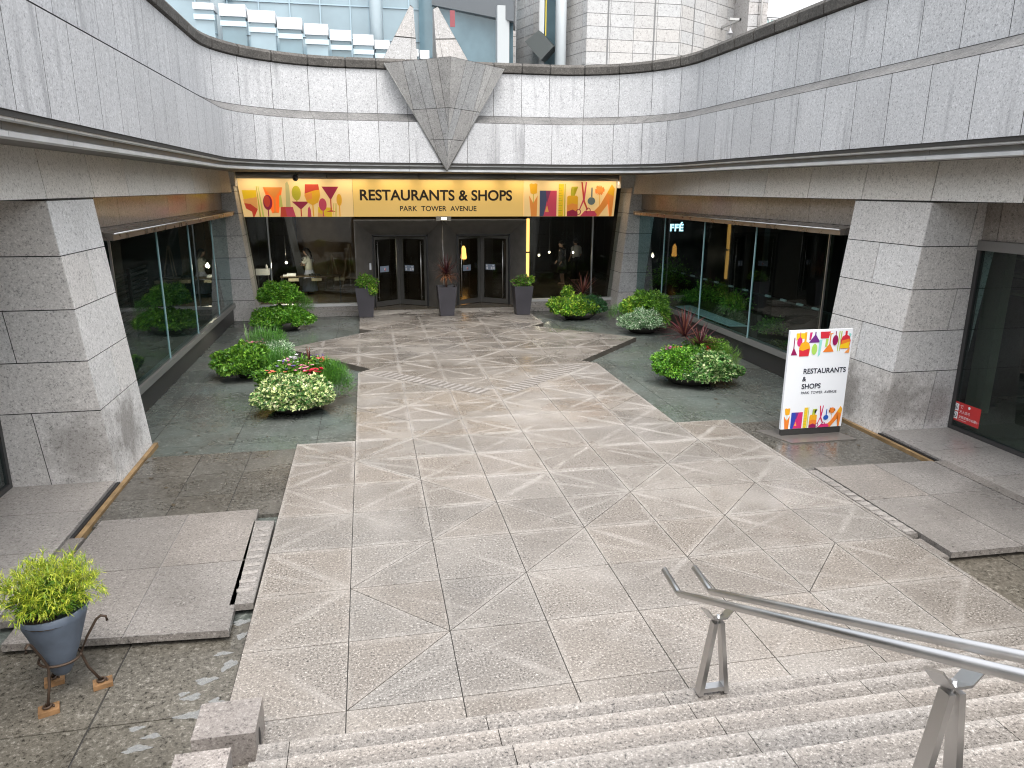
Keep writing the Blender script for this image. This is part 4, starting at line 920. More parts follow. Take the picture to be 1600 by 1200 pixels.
mb.build("blouse", [simple("white_blouse", (.78, .80, .74), .8)], root, wloc)
mb = MB(); mb.rings(torso(W, rad, f, lean, [(.10, .26, .27, .02), (.3, .24, .24, .02), (.6, .21, .19, .01), (.82, .165, .145, .0), (.90, .145, .125, .0)], 60, 14, .05)); mb.build("skirt", [simple("pale_blue_skirt", (.62, .67, .85), .8)], root, wloc)
mloc = (10.2, 28.8, .005)
root, W, rad, f, lean = person(mloc, math.radians(20), "person in a white shirt and dark trousers standing deep in the right of the hall", False)
mb = MB(); mb.rings(torso(W, rad, f, lean, [(.88, .165, .13, 0), (1.0, .16, .125, 0), (1.15, .18, .135, .01), (1.27, .185, .13, .01), (1.33, .13, .09, .01), (1.36, .065, .06, .01)]))
for sgn in (-1, 1): mb.tube([W(sgn*.13, 0, 1.3*f), W(sgn*.2, 0, 1.24*f), W(sgn*.24, 0, 1.04*f)], [rad(.06), rad(.066), rad(.055)], 12)
mb.build("shirt", [simple("white_shirt", (.6, .62, .66), .8)], root, mloc)
mb = MB(); mb.rings(torso(W, rad, f, lean, [(.76, .17, .14, 0), (.86, .165, .135, 0), (.93, .16, .13, 0)]))
for sgn in (-1, 1): mb.tube([W(sgn*.085, 0, .82*f), W(sgn*.09, .01, .46*f), W(sgn*.09, -.02, .08)], [rad(.1), rad(.075), rad(.06)], 12)
mb.build("trousers", [simple("black_trousers", (.015, .015, .018), .8)], root, mloc)
bloc = (9.2, 27.6, .005)
root, W, rad, f, lean = person(bloc, math.radians(100), "person in black dress with bare lower legs in the dark right of the hall", False)
mb = MB(); mb.rings(torso(W, rad, f, lean, [(.42, .22, .19, 0), (.7, .2, .17, 0), (.95, .165, .13, 0), (1.15, .19, .14, .01), (1.3, .16, .12, .01), (1.36, .065, .06, .01)]))
for sgn in (-1, 1): mb.tube([W(sgn*.13, 0, 1.3*f), W(sgn*.2, 0, 1.24*f), W(sgn*.24, 0, 1.0*f), W(sgn*.225, .13, .87*f)], [rad(.06), rad(.066), rad(.055), rad(.04)], 12)
mb.build("dress", [simple("black_dress", (.012, .012, .014), .8)], root, bloc)
# table with papers and boxes
tb = thing("table", "long dark narrow table standing in front of the person in the white blouse", "table", (-1.9, 25.2, 0)); ot = (-1.9, 25.2, 0)
mb = MB(); mb.box(-3.1, -.75, 24.9, 25.5, .84, .88); mb.build("tabletop", [simple("dark_wood_top", (.09, .07, .05), .35)], tb, ot)
for x in (-3.05, -.8):
    for y in (24.95, 25.45):
        mb = MB(); mb.box(x-.02, x+.02, y-.02, y+.02, 0, .84); mb.build("leg", [FRAME], tb, ot)
for x0 in (-2.8, -1.9, -1.0):
    mb = MB(); mb.box(x0, x0+.4, 24.93, 24.95, .68, .8); mb.build("drawer_front", [simple("beige_drawer", (.35, .33, .25), .6)], tb, ot)
mb = MB(); mb.box(-3.0, -2.5, 25.0, 25.3, .88, .93); mb.box(-2.85, -2.5, 25.05, 25.25, .93, .98); tag(mb.build("paper_pile", [WHITEP], None, (-2.75, 25.15, .88)), "pile of white papers on the left end of the hall table", "papers")
mb = MB()
for k in range(5): mb.box(-2.0+k*.09, -1.93+k*.09, 25.0, 25.12, .88, .95+.02*(k % 2))
tag(mb.build("pen_tray", [BLACK], None, (-1.8, 25.06, .88)), "small black tray of pens in the middle of the hall table", "tray")
st = thing("wash_stand", "white bottle and basin on a slim stand at the left of the hall", "stand", (-3.75, 25, 0)); ow = (-3.75, 25, 0)
mb = MB(); mb.box(-4.0, -3.5, 24.85, 25.15, .95, 1.2); bevel(mb.build("basin", [WHITEP], st, ow), .03)
mb = MB(); mb.lathe([(.05, 0), (.05, .1), (.02, .13), (.02, .17)], (-3.6, 25, 1.2), 10); mb.build("bottle", [WHITEP], st, ow)
for x in (-3.95, -3.55):
    mb = MB(); mb.tube([(x, 25, 0), (x, 25, .95)], .02, 6); mb.build("leg", [FRAME], st, ow)
WOOD = simple("pale_easel_wood", (.30, .24, .17), .6)
for i, (x, y, lab) in enumerate([(-1.2, 27.6, "nearer wooden easel frame leaning right of the person in the white blouse"), (-.45, 28.0, "taller wooden easel frame beside the bronze portal, at the back")]):
    e_ = thing("easel", lab, "easel", (x, y, 0), "easels in the hall"); oe = (x, y, 0); hh = 1.5+.4*i
    for dx in (-.35, .35):
        mb = MB(); mb.bar((x+dx, y, 0), (x+dx*.1, y+.1, hh), .045, .03); mb.build("leg", [WOOD], e_, oe)
    mb = MB(); mb.bar((x, y+.55, 0), (x, y+.1, hh), .04, .03); mb.build("rear_leg", [WOOD], e_, oe)
    mb = MB(); mb.box(x-.3, x+.3, y-.04, y+.02, .42, .47); mb.build("ledge_bar", [WOOD], e_, oe)
# lamps in the hall
for (x, y, z, lab) in [(4.85, 29.5, 1.05, "amber lantern glowing deep in the hall behind the right door"), ]:
    ln = thing("lantern", lab, "lamp", (x, y, z)); 
    mb = MB(); mb.lathe([(.12, 0), (.14, .06), (.10, .5), (.04, .62)], (x, y, z), 12); mb.build("shade", [simple("lantern_glow", (.9, .5, .15), .5, emit=(1, .45, .1), es=1.3)], ln, (x, y, z))
    mb = MB(); mb.tube([(x, y, 0), (x, y, z)], .03, 8); mb.build("stand", [FRAME], ln, (x, y, z))
SPOT = simple("spot_glow", (1, .9, .7), .4, emit=(1, .88, .65), es=3.)
for i, (x, y, z, lab) in enumerate([(8.2, 27, 3.2, "round warm lamp hanging high behind the right entrance pane"), (7.6, 25.5, 1.55, "tiny bright lamp low behind the right pane near the portal"), (8.55, 27.5, 1.5, "tiny bright lamp low in the middle of the right pane"), (9.6, 27.2, 1.5, "tiny bright lamp beside the person in the white shirt"), (-2.75, 24.2, 1.5, "tiny bright lamp in the dark left of the hall, set forward to light the person")]):
    l_ = thing("spot_lamp", lab, "lamp", (x, y, z), "small lamps in the hall")
    mb = MB(); mb.ellip((x, y, z), (.05, .05, .05), 8, 6); mb.build("bulb", [SPOT], l_, (x, y, z))
    pl_ = bpy.data.lights.new('lamp_light', 'POINT'); pl_.energy = (1.5 if x > 0 else 22); pl_.specular_factor = 0; pl_.color = (1, .85, .65); pl_.shadow_soft_size = .06; po_ = bpy.data.objects.new('lamp_light', pl_); C.objects.link(po_); po_.parent = l_; po_.location = (0, 0, -.08)  # left lamp set forward and made stronger to light the person in white
    mb = MB(); mb.tube([(x, y, z+.05), (x, y, 4.8)], .008, 5); mb.build("cord", [FRAME], l_, (x, y, z))
# ------------------------------------------------------------------ right shop interior
CY = simple("cyan_letters", (.7, .9, 1.), .4, emit=(.55, .85, 1.), es=1.3)
cs = thing("cafe_sign", "small white glowing letters FFÉ hanging inside the right shop window", "sign", (11.1, 19.5, 2.9)); oc2 = (11.1, 19.5, 2.9)
text("letters", "AFFÉ", .34, lambda x, y: (10.72+x, 19.5, 2.88+y), CY, cs, oc2, 1.0, .012, 'LEFT', 1.08)
mb = MB(); mb.box(10.6, 10.93, 19.40, 19.46, 2.2, 4.8); mb.build("hanger_post", [BLACK], cs, oc2)
rl = thing("dash_rail", "made-up dark rail carrying a row of small white dashes inside the right shop", "rail", (11.5, 15.5, 1.4)); orr = (11.5, 15.5, 1.4)
mb = MB(); mb.box(11.48, 11.56, 10.3, 20.4, 1.34, 1.38); mb.build("rail", [FRAME], rl, orr)  # rail and tags made up to carry a row of white dashes
TAGM = simple("white_dash", (.7, .72, .74), .5)
for y in (20.0, 19.2, 18.4, 17.4, 16.6, 15.6, 14.7, 13.4, 12.6, 11.8, 11.1):
    mb = MB(); mb.box(11.42, 11.48, y-.12, y+.12, 1.38, 1.43); mb.build("tag", [TAGM], rl, orr)
for y in (10.6, 15.3, 20.2):
    mb = MB(); mb.box(11.5, 11.54, y-.02, y+.02, .3, 1.34); mb.build("post", [FRAME], rl, orr)
mb = MB(); mb.hexa([(10.45, 13.6, .52), (10.95, 13.5, .52), (10.95, 17.3, .52), (10.4, 17.3, .52), (10.45, 13.6, .55), (10.95, 13.5, .55), (10.95, 17.3, .55), (10.4, 17.3, .55)])
tag(mb.build("display_board", [simple("pale_board", (.66, .76, .80), .25)], None, (10.7, 15.5, .52)), "flat pale blue board lying along the sill inside the right shop window", "board")
# red notice on the right shopfront glass
nt = thing("notice_sticker", "red notice sticker with two white symbols low on the right shopfront glass", "sticker", (10.98, 5.5, .37)); on = (10.98, 5.5, .37)
NR = simple("notice_red", (.52, .03, .03), .4); NW = simple("notice_white", (.85, .85, .87), .4); NB = simple("notice_black", (.03, .03, .04), .5)
def nf(u, v, d): return (10.985-d, 5.82-u, .54-v+u*.0)
mb = MB(); mb.hexa([nf(0, .36, 0), nf(.66, .36, 0), nf(.66, .36, -.003), nf(0, .36, -.003), nf(0, 0, 0), nf(.66, 0, 0), nf(.66, 0, -.003), nf(0, 0, -.003)]); mb.build("panel", [NR], nt, on)
mb = MB()
for v in (.035, .19):
    mb.face([nf(.03, v+.135, .003), nf(.165, v+.135, .003), nf(.165, v, .003), nf(.03, v, .003)], 0)
    ctr = (.0975, v+.0675); ou = [(ctr[0]+.052*math.cos(t), ctr[1]+.052*math.sin(t)) for t in np.linspace(0, 6.283, 19)]; inn = [(ctr[0]+.042*math.cos(t), ctr[1]+.042*math.sin(t)) for t in np.linspace(0, 6.283, 19)]
    for i in range(18): mb.face([nf(*ou[i], .005), nf(*inn[i], .005), nf(*inn[i+1], .005), nf(*ou[i+1], .005)], 1)
    mb.face([nf(ctr[0]-.02, ctr[1]+.026, .005), nf(ctr[0]+.022, ctr[1]+.026, .005), nf(ctr[0]+.004, ctr[1]-.028, .005)], 1)
    mb.face([nf(ctr[0]-.037, ctr[1]-.03, .006), nf(ctr[0]-.03, ctr[1]-.037, .006), nf(ctr[0]+.037, ctr[1]+.03, .006), nf(ctr[0]+.03, ctr[1]+.037, .006)], 1)
mb.ellip(nf(.40, .055, .003), (.004, .028, .028), 10, 6, 0)
mb.build("symbols", [NW, NB], nt, on)
def tx(s_, sz, u, v, **k): return text("lettering", s_, sz, lambda x, y: nf(u+x, v-y, .004), NW, nt, on, align='LEFT', **k)
tx("で", .085, .19, .105); tx("犬入店可", .062, .19, .19); tx("全館禁煙のお願い", .058, .19, .285); tx("no smoking please", .026, .19, .325)
# ================================================================== SIGN BOARD on its stand
BX, BY = 8.28, 6.12
sb = thing("sign_board", "white standing sign board with colourful glassware and goods, reading RESTAURANTS & SHOPS", "sign board", (BX, BY, ZP+.045)); ob_ = (BX, BY, ZP+.045)
z0 = ZP+.045
mb = MB(); mb.prism([(7.36, 6.45), (7.66, 5.70), (8.95, 5.68), (8.78, 6.42)], z0, z0+.022); bevel(mb.build("base_plate", [simple("grey_base_plate", (.30, .28, .26), .35, .7)], sb, ob_), .006)
mb = MB(); mb.box(7.68, 8.88, BY-.03, BY+.04, z0+.022, z0+.14); mb.build("foot_rail", [FRAME], sb, ob_)
mb = MB(); mb.box(7.66, 8.90, BY-.025, BY+.03, z0+.14, 1.9); bevel(mb.build("panel", [simple("white_board", (.80, .83, .87), .35)], sb, ob_), .006)
BP = {k: simple("board_"+k, c, .4) for k, c in dict(yellow=(.85, .55, .02), orange=(.80, .22, .03), red=(.62, .03, .05), wine=(.28, .01, .09), plum=(.16, .03, .22), olive=(.45, .55, .06), peach=(.82, .33, .10), lime=(.40, .65, .12), navy=(.03, .06, .40), rose=(.62, .03, .16), slate=(.02, .10, .42), amber=(.82, .40, .02), sage=(.30, .68, .62)).items()}
bn = list(BP); bfn = lambda u, v, d: (u, BY-.025-d*.8, v)
A3 = Art(bfn, BP, bn)
bx_ = lambda u: 7.70+(u-185)/(715-185)*1.18; bz = lambda v: 1.875-(v-90)/(300-90)*.43
A3.poly([(bx_(208), bz(225)), (bx_(245), bz(298)), (bx_(188), bz(298))], 'wine'); A3.poly([(bx_(205), bz(140)), (bx_(213), bz(140)), (bx_(213), bz(240)), (bx_(205), bz(240))], 'wine')
A3.poly([(bx_(220), bz(102)), (bx_(300), bz(102)), (bx_(300), bz(150)), (bx_(225), bz(165))], 'yellow'); A3.poly(arc(bx_(256), bz(180), .05, .085), 'rose'); A3.poly([(bx_(253), bz(95)), (bx_(259), bz(95)), (bx_(259), bz(140)), (bx_(253), bz(140))], 'rose')
A3.wine(bx_(305), bz(310), .22, .28, 'red', 'amber', bz(95), -1); A3.poly([(bx_(262), bz(310)), (bx_(340), bz(310)), (bx_(350), bz(240)), (bx_(300), bz(255)), (bx_(262), bz(285))], 'red')
A3.poly([(bx_(335), bz(190)), (bx_(440), bz(190)), (bx_(390), bz(115))], 'plum'); A3.poly([(bx_(385), bz(95)), (bx_(395), bz(95)), (bx_(395), bz(130)), (bx_(385), bz(130))], 'plum')
A3.poly([(bx_(340), bz(98)), (bx_(362), bz(98)), (bx_(352), bz(165)), (bx_(338), bz(165))], 'rose')
A3.poly(arc(bx_(393), bz(250), .055, .10), 'lime'); A3.poly([(bx_(430), bz(165)), (bx_(455), bz(165)), (bx_(448), bz(300)), (bx_(430), bz(320))], 'sage'); A3.poly([(bx_(488), bz(160)), (bx_(510), bz(160)), (bx_(505), bz(230)), (bx_(485), bz(230))], 'lime')
A3.poly([(bx_(432), bz(95)), (bx_(522), bz(95)), (bx_(510), bz(155)), (bx_(440), bz(155))], 'red')
A3.poly([(bx_(470), bz(278)), (bx_(568), bz(278)), (bx_(526), bz(200))], 'orange'); A3.poly([(bx_(522), bz(112)), (bx_(531), bz(112)), (bx_(531), bz(210)), (bx_(522), bz(210))], 'orange'); A3.poly([(bx_(505), bz(112)), (bx_(556), bz(108)), (bx_(532), bz(122))], 'peach')
A3.poly(arc(bx_(572), bz(175), .055, .095), 'wine'); A3.poly([(bx_(569), bz(95)), (bx_(576), bz(95)), (bx_(576), bz(135)), (bx_(569), bz(135))], 'wine')
for u in (600, 618): A3.poly([(bx_(u), bz(95)), (bx_(u+9), bz(95)), (bx_(u+3), bz(275)), (bx_(u-3), bz(275))], 'olive')
A3.wine(bx_(665), bz(252), .20, .26, 'red', 'red', bz(95), -1); A3.poly([(bx_(618), bz(250)), (bx_(700), bz(250)), (bx_(704), bz(190)), (bx_(650), bz(205)), (bx_(620), bz(220))], 'yellow'); A3.poly([(bx_(628), bz(215)), (bx_(704), bz(190)), (bx_(700), bz(165)), (bx_(630), bz(180))], 'orange')
A3.poly([(bx_(690), bz(110)), (bx_(712), bz(125)), (bx_(700), bz(150)), (bx_(688), bz(130))], 'sage'); A3.poly([(bx_(665), bz(292)), (bx_(708), bz(292)), (bx_(710), bz(240))], 'peach')
A3.mb.build("glassware_pictures", [BP[k] for k in bn], sb, ob_)
A4 = Art(bfn, BP, bn)
goods(A4, lambda u: 7.70+(u-210)/(1430-210)*1.165, lambda v: .055+(590-v)/(590-100)*.42, .06)
A4.mb.build("goods_pictures", [BP[k] for k in bn], sb, ob_)
INKB = simple("board_ink", (.02, .022, .04), .5)
for s_, sz, zz, of_ in (("RESTAURANTS", .132, 1.10, .003), ("&", .12, .96, .003), ("SHOPS", .132, .815, .003), ("PARK  TOWER  AVENUE", .068, .715, .001)):
    text("lettering", s_, sz, lambda x, y, zz=zz: (7.99+x, BY-.030, zz+y), INKB, sb, ob_, .98, of_, 'LEFT')

# ================================================================== HANDRAIL on the stairs
hr = thing("handrail", "twin tube steel handrail on A-shaped posts climbing the stairs at the lower right", "handrail", (3.05, -.57, R)); oh_ = (3.05, -.57, R)
SL = R/T
for x, nm in ((2.92, 'rail_tube'), (3.18, 'rail_tube')):
    mb = MB(); yb = -.12 if x < 3 else -.2; zb = .865 if x < 3 else .905
    mb.tube([(x, yb+.36, zb+.04), (x, yb+.03, zb+.0), (x, yb, zb+.005), (x, yb-.03, zb+.02), (x, -5.9, zb+SL*(5.9+yb))], .030, 16)
    mb.build(nm, [STEEL], hr, oh_)
def rail_post(y, zbase):
    ztop = .865+SL*(-.12-y)-.21; w = .045
    for sg in (-1, 1):
        mb = MB(); xb, xt = 3.05+sg*.115, 3.05+sg*.028
        mb.hexa([(xb-.02, y-w, zbase+.02), (xb+.02, y-w, zbase+.02), (xb+.02, y+w, zbase+.02), (xb-.02, y+w, zbase+.02), (xt-.018, y-w*.8, ztop), (xt+.018, y-w*.8, ztop), (xt+.018, y+w*.8, ztop), (xt-.018, y+w*.8, ztop)])
        bevel(mb.build("post_leg", [STEEL], hr, oh_), .004)
    mb = MB(); mb.box(2.95, 3.15, y-w*.8, y+w*.8, zbase+.04, zbase+.08); mb.tube([(2.96, y, zbase-.01), (2.96, y, zbase+.05)], .015, 6); mb.tube([(3.14, y, zbase-.01), (3.14, y, zbase+.05)], .015, 6); mb.build("foot_bar", [STEEL], hr, oh_)
    mb = MB(); mb.tube([(3.05, y, ztop-.02), (3.05, y, ztop+.06)], .014, 8)
    mb.hexa([(3.0, y-.06, ztop+.05-.0), (3.1, y-.06, ztop+.05), (3.1, y+.06, ztop+.0), (3.0, y+.06, ztop+.0), (3.0, y-.06, ztop+.066), (3.1, y-.06, ztop+.066), (3.1, y+.06, ztop+.016), (3.0, y+.06, ztop+.016)])
    for sg in (-1, 1):
        mb.hexa([(3.05+sg*.05, y-.06, ztop+.05), (3.05+sg*.13, y-.06, ztop+.15), (3.05+sg*.13, y+.06, ztop+.1), (3.05+sg*.05, y+.06, ztop), (3.05+sg*.05, y-.06, ztop+.066), (3.05+sg*.13, y-.06, ztop+.166), (3.05+sg*.13, y+.06, ztop+.116), (3.05+sg*.05, y+.06, ztop+.016)])
    mb.build("saddle", [simple("bright_steel", (.62, .62, .62), .28, 1.)], hr, oh_)
for y in (-.58, -2.88, -5.1):
    k = int((Y0-y)/T); rail_post(y, R*(k+1))
# ================================================================== STONE BLOCKS beside the stairs
for (xa, xb, ya, yb_, zt, lab) in [(-1.12, -.655, -.47, -.06, .285, "granite block with a dark oval hole, at the foot of the stairs"), (-1.13, -.76, -1.5, -.81, .46, "higher granite block behind the holed one, at the bottom edge of the view")]:
    bl_ = thing("stone_block", lab, "block", ((xa+xb)/2, (ya+yb_)/2, ZP), "granite blocks lining the stairs"); o_ = ((xa+xb)/2, (ya+yb_)/2, ZP)
    mb = MB(); mb.box(xa, xb, ya, yb_, ZP, zt); bevel(mb.build("block_body", [granite("block_granite", [(.06, .05, .047), (.27, .243, .224), (.47, .437, .41)], .5, 52, .15, wet=(2., .3))], bl_, o_), .008)
    if zt < .3:
        mb = MB(); mb.ellip((xb-.004, (ya+yb_)/2-.05, .1), (.012, .05, .11), 16, 8); mb.build("lamp_hole", [BLACK], bl_, o_)

# ================================================================== PLANTS
def leaf_arrays(n, surf, size, aspect, cols, droop=.35, fold=.25, jit=.5, seed=0):
    """n leaf quads; surf(rng, n) -> points, normals ; returns verts, faces, colours"""
    rg = np.random.default_rng(seed); n = int(n*2.0); size = size*.82; P, N = surf(rg, n)
    D = N+rg.normal(0, jit, (n, 3)); D[:, 2] -= droop*rg.random(n); D /= np.linalg.norm(D, axis=1)[:, None]
    U = N+rg.normal(0, .45, (n, 3)); U[:, 2] += .5; Sd = np.cross(D, U); Sd /= np.linalg.norm(Sd, axis=1)[:, None]+1e-9; Nn = np.cross(Sd, D)
    L = size*rg.uniform(.5, 1.5, n)[:, None]; Wd = L*aspect
    a = P-D*L*.5; b = P+Sd*Wd*.5+Nn*L*fold*.4; c = P+D*L*.5-Nn*L*.08; d = P-Sd*Wd*.5+Nn*L*fold*.4
    v = np.stack([a, b, c, d], 1).reshape(-1, 3); f = np.arange(4*n).reshape(-1, 4)
    w = np.array([x[1] for x in cols]); ci = rg.choice(len(cols), n, p=w/w.sum()); col = np.array([x[0] for x in cols])[ci]*rg.uniform(.7, 1.8, (n, 1))
    return v, f, col
def dome(c, r, inner=.55, zmin=-.25, lump=.18, seed=0):
    ph = np.random.default_rng(seed+99).uniform(0, 6.28, 6)
    def surf(rg, n):
        d = rg.normal(size=(n*3, 3)); d /= np.linalg.norm(d, axis=1)[:, None]; d = d[d[:, 2] > zmin][:n]
        while len(d) < n:
            e = rg.normal(size=(n*3, 3)); e /= np.linalg.norm(e, axis=1)[:, None]; d = np.vstack([d, e[e[:, 2] > zmin]])[:n]
        th = np.arctan2(d[:, 1], d[:, 0]); ps = np.arcsin(d[:, 2])
        k = 1+lump*(np.sin(3*th+ph[0])*np.cos(4*ps+ph[1])+.7*np.sin(7*th+ph[2])*np.cos(5*ps+ph[3])+.5*np.sin(11*th+ph[4]))*.6
        sh = np.random.default_rng(seed+7).normal(size=(22, 3)); sh[:, 2] = np.abs(sh[:, 2]); sh /= np.linalg.norm(sh, axis=1)[:, None]
        near = np.clip((np.max(d @ sh.T, axis=1)-.955)/.045, 0, 1); k = k*(1+.16*near-.03)
        rr = k*(inner+(1-inner)*rg.random(n)**.45)
        return np.array(c)+d*np.array(r)*rr[:, None], d/np.array(r)/np.linalg.norm(d/np.array(r), axis=1)[:, None]
    return surf
def mesh_np(name, v, f, col, mat, parent, org):
    me = bpy.data.meshes.new(name); v = (np.asarray(v)-np.array(org))*S
    me.from_pydata(v.tolist(), [], np.asarray(f).tolist()); me.materials.append(mat)
    at = me.attributes.new('tint', 'FLOAT_COLOR', 'FACE'); c4 = np.concatenate([np.clip(col, 0, 1), np.ones((len(col), 1))], 1)
    at.data.foreach_set('color', c4.ravel().astype('f')); me.update()
    o = bpy.data.objects.new(name, me); C.objects.link(o); o.parent = parent; o.location = V(Vector(org)-ORG[parent.name]) if parent else V(org); ORG[o.name] = Vector(org); return o
def blades(roots, dirs, lens, w, cols, seed=0, seg=5, droop=.6):
    rg = np.random.default_rng(seed); v = []; f = []; col = []
    for p, d, L in zip(roots, dirs, lens):
        d = Vector(d).normalized(); s_ = d.cross(Vector((0, 0, 1)))
        if s_.length < .05: s_ = Vector((1, 0, 0))
        s_.normalize(); q = Vector(p); c = np.array(cols[rg.integers(len(cols))])*rg.uniform(.75, 1.25); base = len(v)
        for i in range(seg+1):
            t = i/seg; ww = w*(1-t)**.7*(.5+min(1, t*4)*.5)
            v += [tuple(q-s_*ww/2), tuple(q+s_*ww/2)]
            dd = d.copy(); dd.z -= droop*t*t; dd.normalize(); q = q+dd*(L/seg)
            if i < seg: f.append([base+2*i, base+2*i+1, base+2*i+3, base+2*i+2]); col.append(c)
    return np.array(v), f, np.array(col)
GREEN = [((.045, .13, .015), 3.5), ((.09, .22, .022), 4), ((.18, .34, .038), 2.5)]
BRIGHT = [((.045, .15, .012), 3), ((.09, .245, .02), 4), ((.19, .37, .04), 2.5)]
YELGR = [((.06, .17, .02), 3), ((.14, .30, .025), 3), ((.36, .48, .06), 2.5)]
VARIE = [((.05, .14, .03), 3), ((.13, .25, .07), 2), ((.48, .55, .25), 3.2), ((.60, .62, .36), 1.5)]
SILVER = [((.07, .18, .06), 3), ((.30, .42, .26), 3), ((.55, .62, .48), 1.6)]
FEATH = [((.045, .15, .02), 3), ((.08, .24, .03), 3), ((.13, .32, .05), 1.5)]
CORD = [(.085, .022, .028), (.13, .035, .035), (.055, .015, .022), (.22, .09, .06)]
def foliage(parent, org, name, c, r, n, size, aspect, cols, seed, **k):
    kw = {q: k[q] for q in ('droop', 'fold', 'jit') if q in k}; dk = {q: k[q] for q in ('inner', 'zmin', 'lump') if q in k}
    v, f, col = leaf_arrays(n, dome(c, r, seed=seed, **dk), size, aspect, cols, seed=seed, **kw)
    return mesh_np(name, v, f, col, LEAF, parent, org)
def feathery(parent, org, name, c, r, n, seed, cols=None, L=.16, w=.012):
    rg = np.random.default_rng(seed); P, N = dome(c, r, .35, -.2, .12, seed)(rg, n)
    D = N*.7+rg.normal(0, .35, (n, 3)); D[:, 2] += .45
    v, f, col = blades(P, D, rg.uniform(.6, 1.3, n)*L, w, cols or [x[0] for x in FEATH], seed, 2, .5); return mesh_np(name, v, f, col, LEAF, parent, org)
def cordyline(parent, org, c, L, n, seed, tilt=.9, name="spiky_leaves", cols=CORD, w=.035):
    rg = np.random.default_rng(seed); dirs = []
    for i in range(n):
        a = rg.uniform(0, 6.283); e = rg.uniform(-.1, 1.45)**1.0
        dirs.append((math.cos(a)*math.cos(e), math.sin(a)*math.cos(e), math.sin(e)))
    v, f, col = blades([c]*n, dirs, rg.uniform(.7, 1.1, n)*L, w, cols, seed, 5, .5); return mesh_np(name, v, f, col, LEAF, parent, org)
def flowers(parent, org, spots, r, cols, seed, name="flowers"):
    rg = np.random.default_rng(seed); v = []; f = []; col = []
    for (x, y, z), ci in spots:
        for k in range(5):
            a = 2*math.pi*k/5+rg.uniform(0, 1); rr = r*rg.uniform(.8, 1.2); ce = Vector((x, y, z)); o1 = Vector((math.cos(a), math.sin(a), .35))*rr; s_ = Vector((-math.sin(a), math.cos(a), 0))*rr*.5
            b = len(v); v += [tuple(ce), tuple(ce+o1*.6+s_), tuple(ce+o1), tuple(ce+o1*.6-s_)]; f.append([b, b+1, b+2, b+3]); col.append(np.array(cols[ci])*rg.uniform(.85, 1.15))
    return mesh_np(name, np.array(v), f, np.array(col), LEAF, parent, org)
def bowl(parent, org, c, r, h):
    mb = MB(); mb.lathe([(r*.62, 0), (r*.9, h*.55), (r, h), (r*.95, h), (r*.9, h*.85), (.02, h*.8)], (c[0], c[1], ZP), 28); mb.build("bowl", [BOWL], parent, org)
    for k in range(3):
        a = k*2.1+.6; mb = MB(); mb.box(c[0]+r*.5*math.cos(a)-.05, c[0]+r*.5*math.cos(a)+.05, c[1]+r*.5*math.sin(a)-.04, c[1]+r*.5*math.sin(a)+.04, ZP-.01, ZP+.02); mb.build("foot", [simple("pot_foot", (.1, .09, .08), .8)], parent, org)
PINK, MAG, WHT, VIO, REDF, SALM = (.75, .25, .38), (.55, .08, .35), (.8, .78, .8), (.16, .07, .38), (.60, .02, .06), (.80, .20, .12)
FC = [PINK, MAG, WHT, VIO, REDF, SALM]
# 1 upper left, two tiers of small bright leaves
o1 = (-2.45, 18.85, ZP); p1 = thing("bowl_planter", "low planter of bright green shrubs in two tiers before the left entrance column", "planter", o1, "planters in the court")
bowl(p1, o1, o1, .72, .3)
foliage(p1, o1, "lower_shrub", (-2.45, 18.85, .17), (.92, .8, .44), 5200, .105, .5, BRIGHT, 1, lump=.2)
foliage(p1, o1, "upper_shrub", (-2.52, 19.15, .86), (.66, .58, .46), 3400, .10, .5, BRIGHT, 2, lump=.2)
feathery(p1, o1, "feathery_shrub", (-1.78, 19.1, .45), (.34, .32, .36), 900, 3); 
mb = MB(); mb.tube([(-2.5, 19.1, .1), (-2.55, 19.15, .6)], .06, 7); mb.build("stem", [SOIL], p1, o1)
# 2 left rear of the pair
o2 = (-2.42, 12.75, ZP); p2 = thing("bowl_planter", "left planter of mixed leaves and grasses behind the variegated one", "planter", o2, "planters in the court")
bowl(p2, o2, o2, .66, .3)
foliage(p2, o2, "broad_leaf_shrub", (-2.62, 12.5, .2), (.72, .62, .46), 4200, .12, .6, GREEN+[((.2, .36, .05), 1)], 4)
foliage(p2, o2, "silver_foliage", (-1.95, 12.75, .42), (.42, .4, .26), 1500, .07, .35, SILVER, 5)
feathery(p2, o2, "grass_tuft", (-2.2, 13.05, .52), (.5, .42, .34), 1300, 6, L=.22)
feathery(p2, o2, "feathery_shrub", (-1.82, 12.1, .2), (.45, .38, .36), 1700, 7)
rg = np.random.default_rng(5); flowers(p2, o2, [((-2.4+rg.normal()*.22, 12.75+rg.normal()*.12, .66+rg.normal()*.04), 0) for _ in range(26)], .035, FC, 8)
cordyline(p2, o2, (-2.62, 13.0, .5), .75, 14, 9, cols=[(.12, .26, .05), (.2, .33, .1)], w=.02, name="tall_grass")
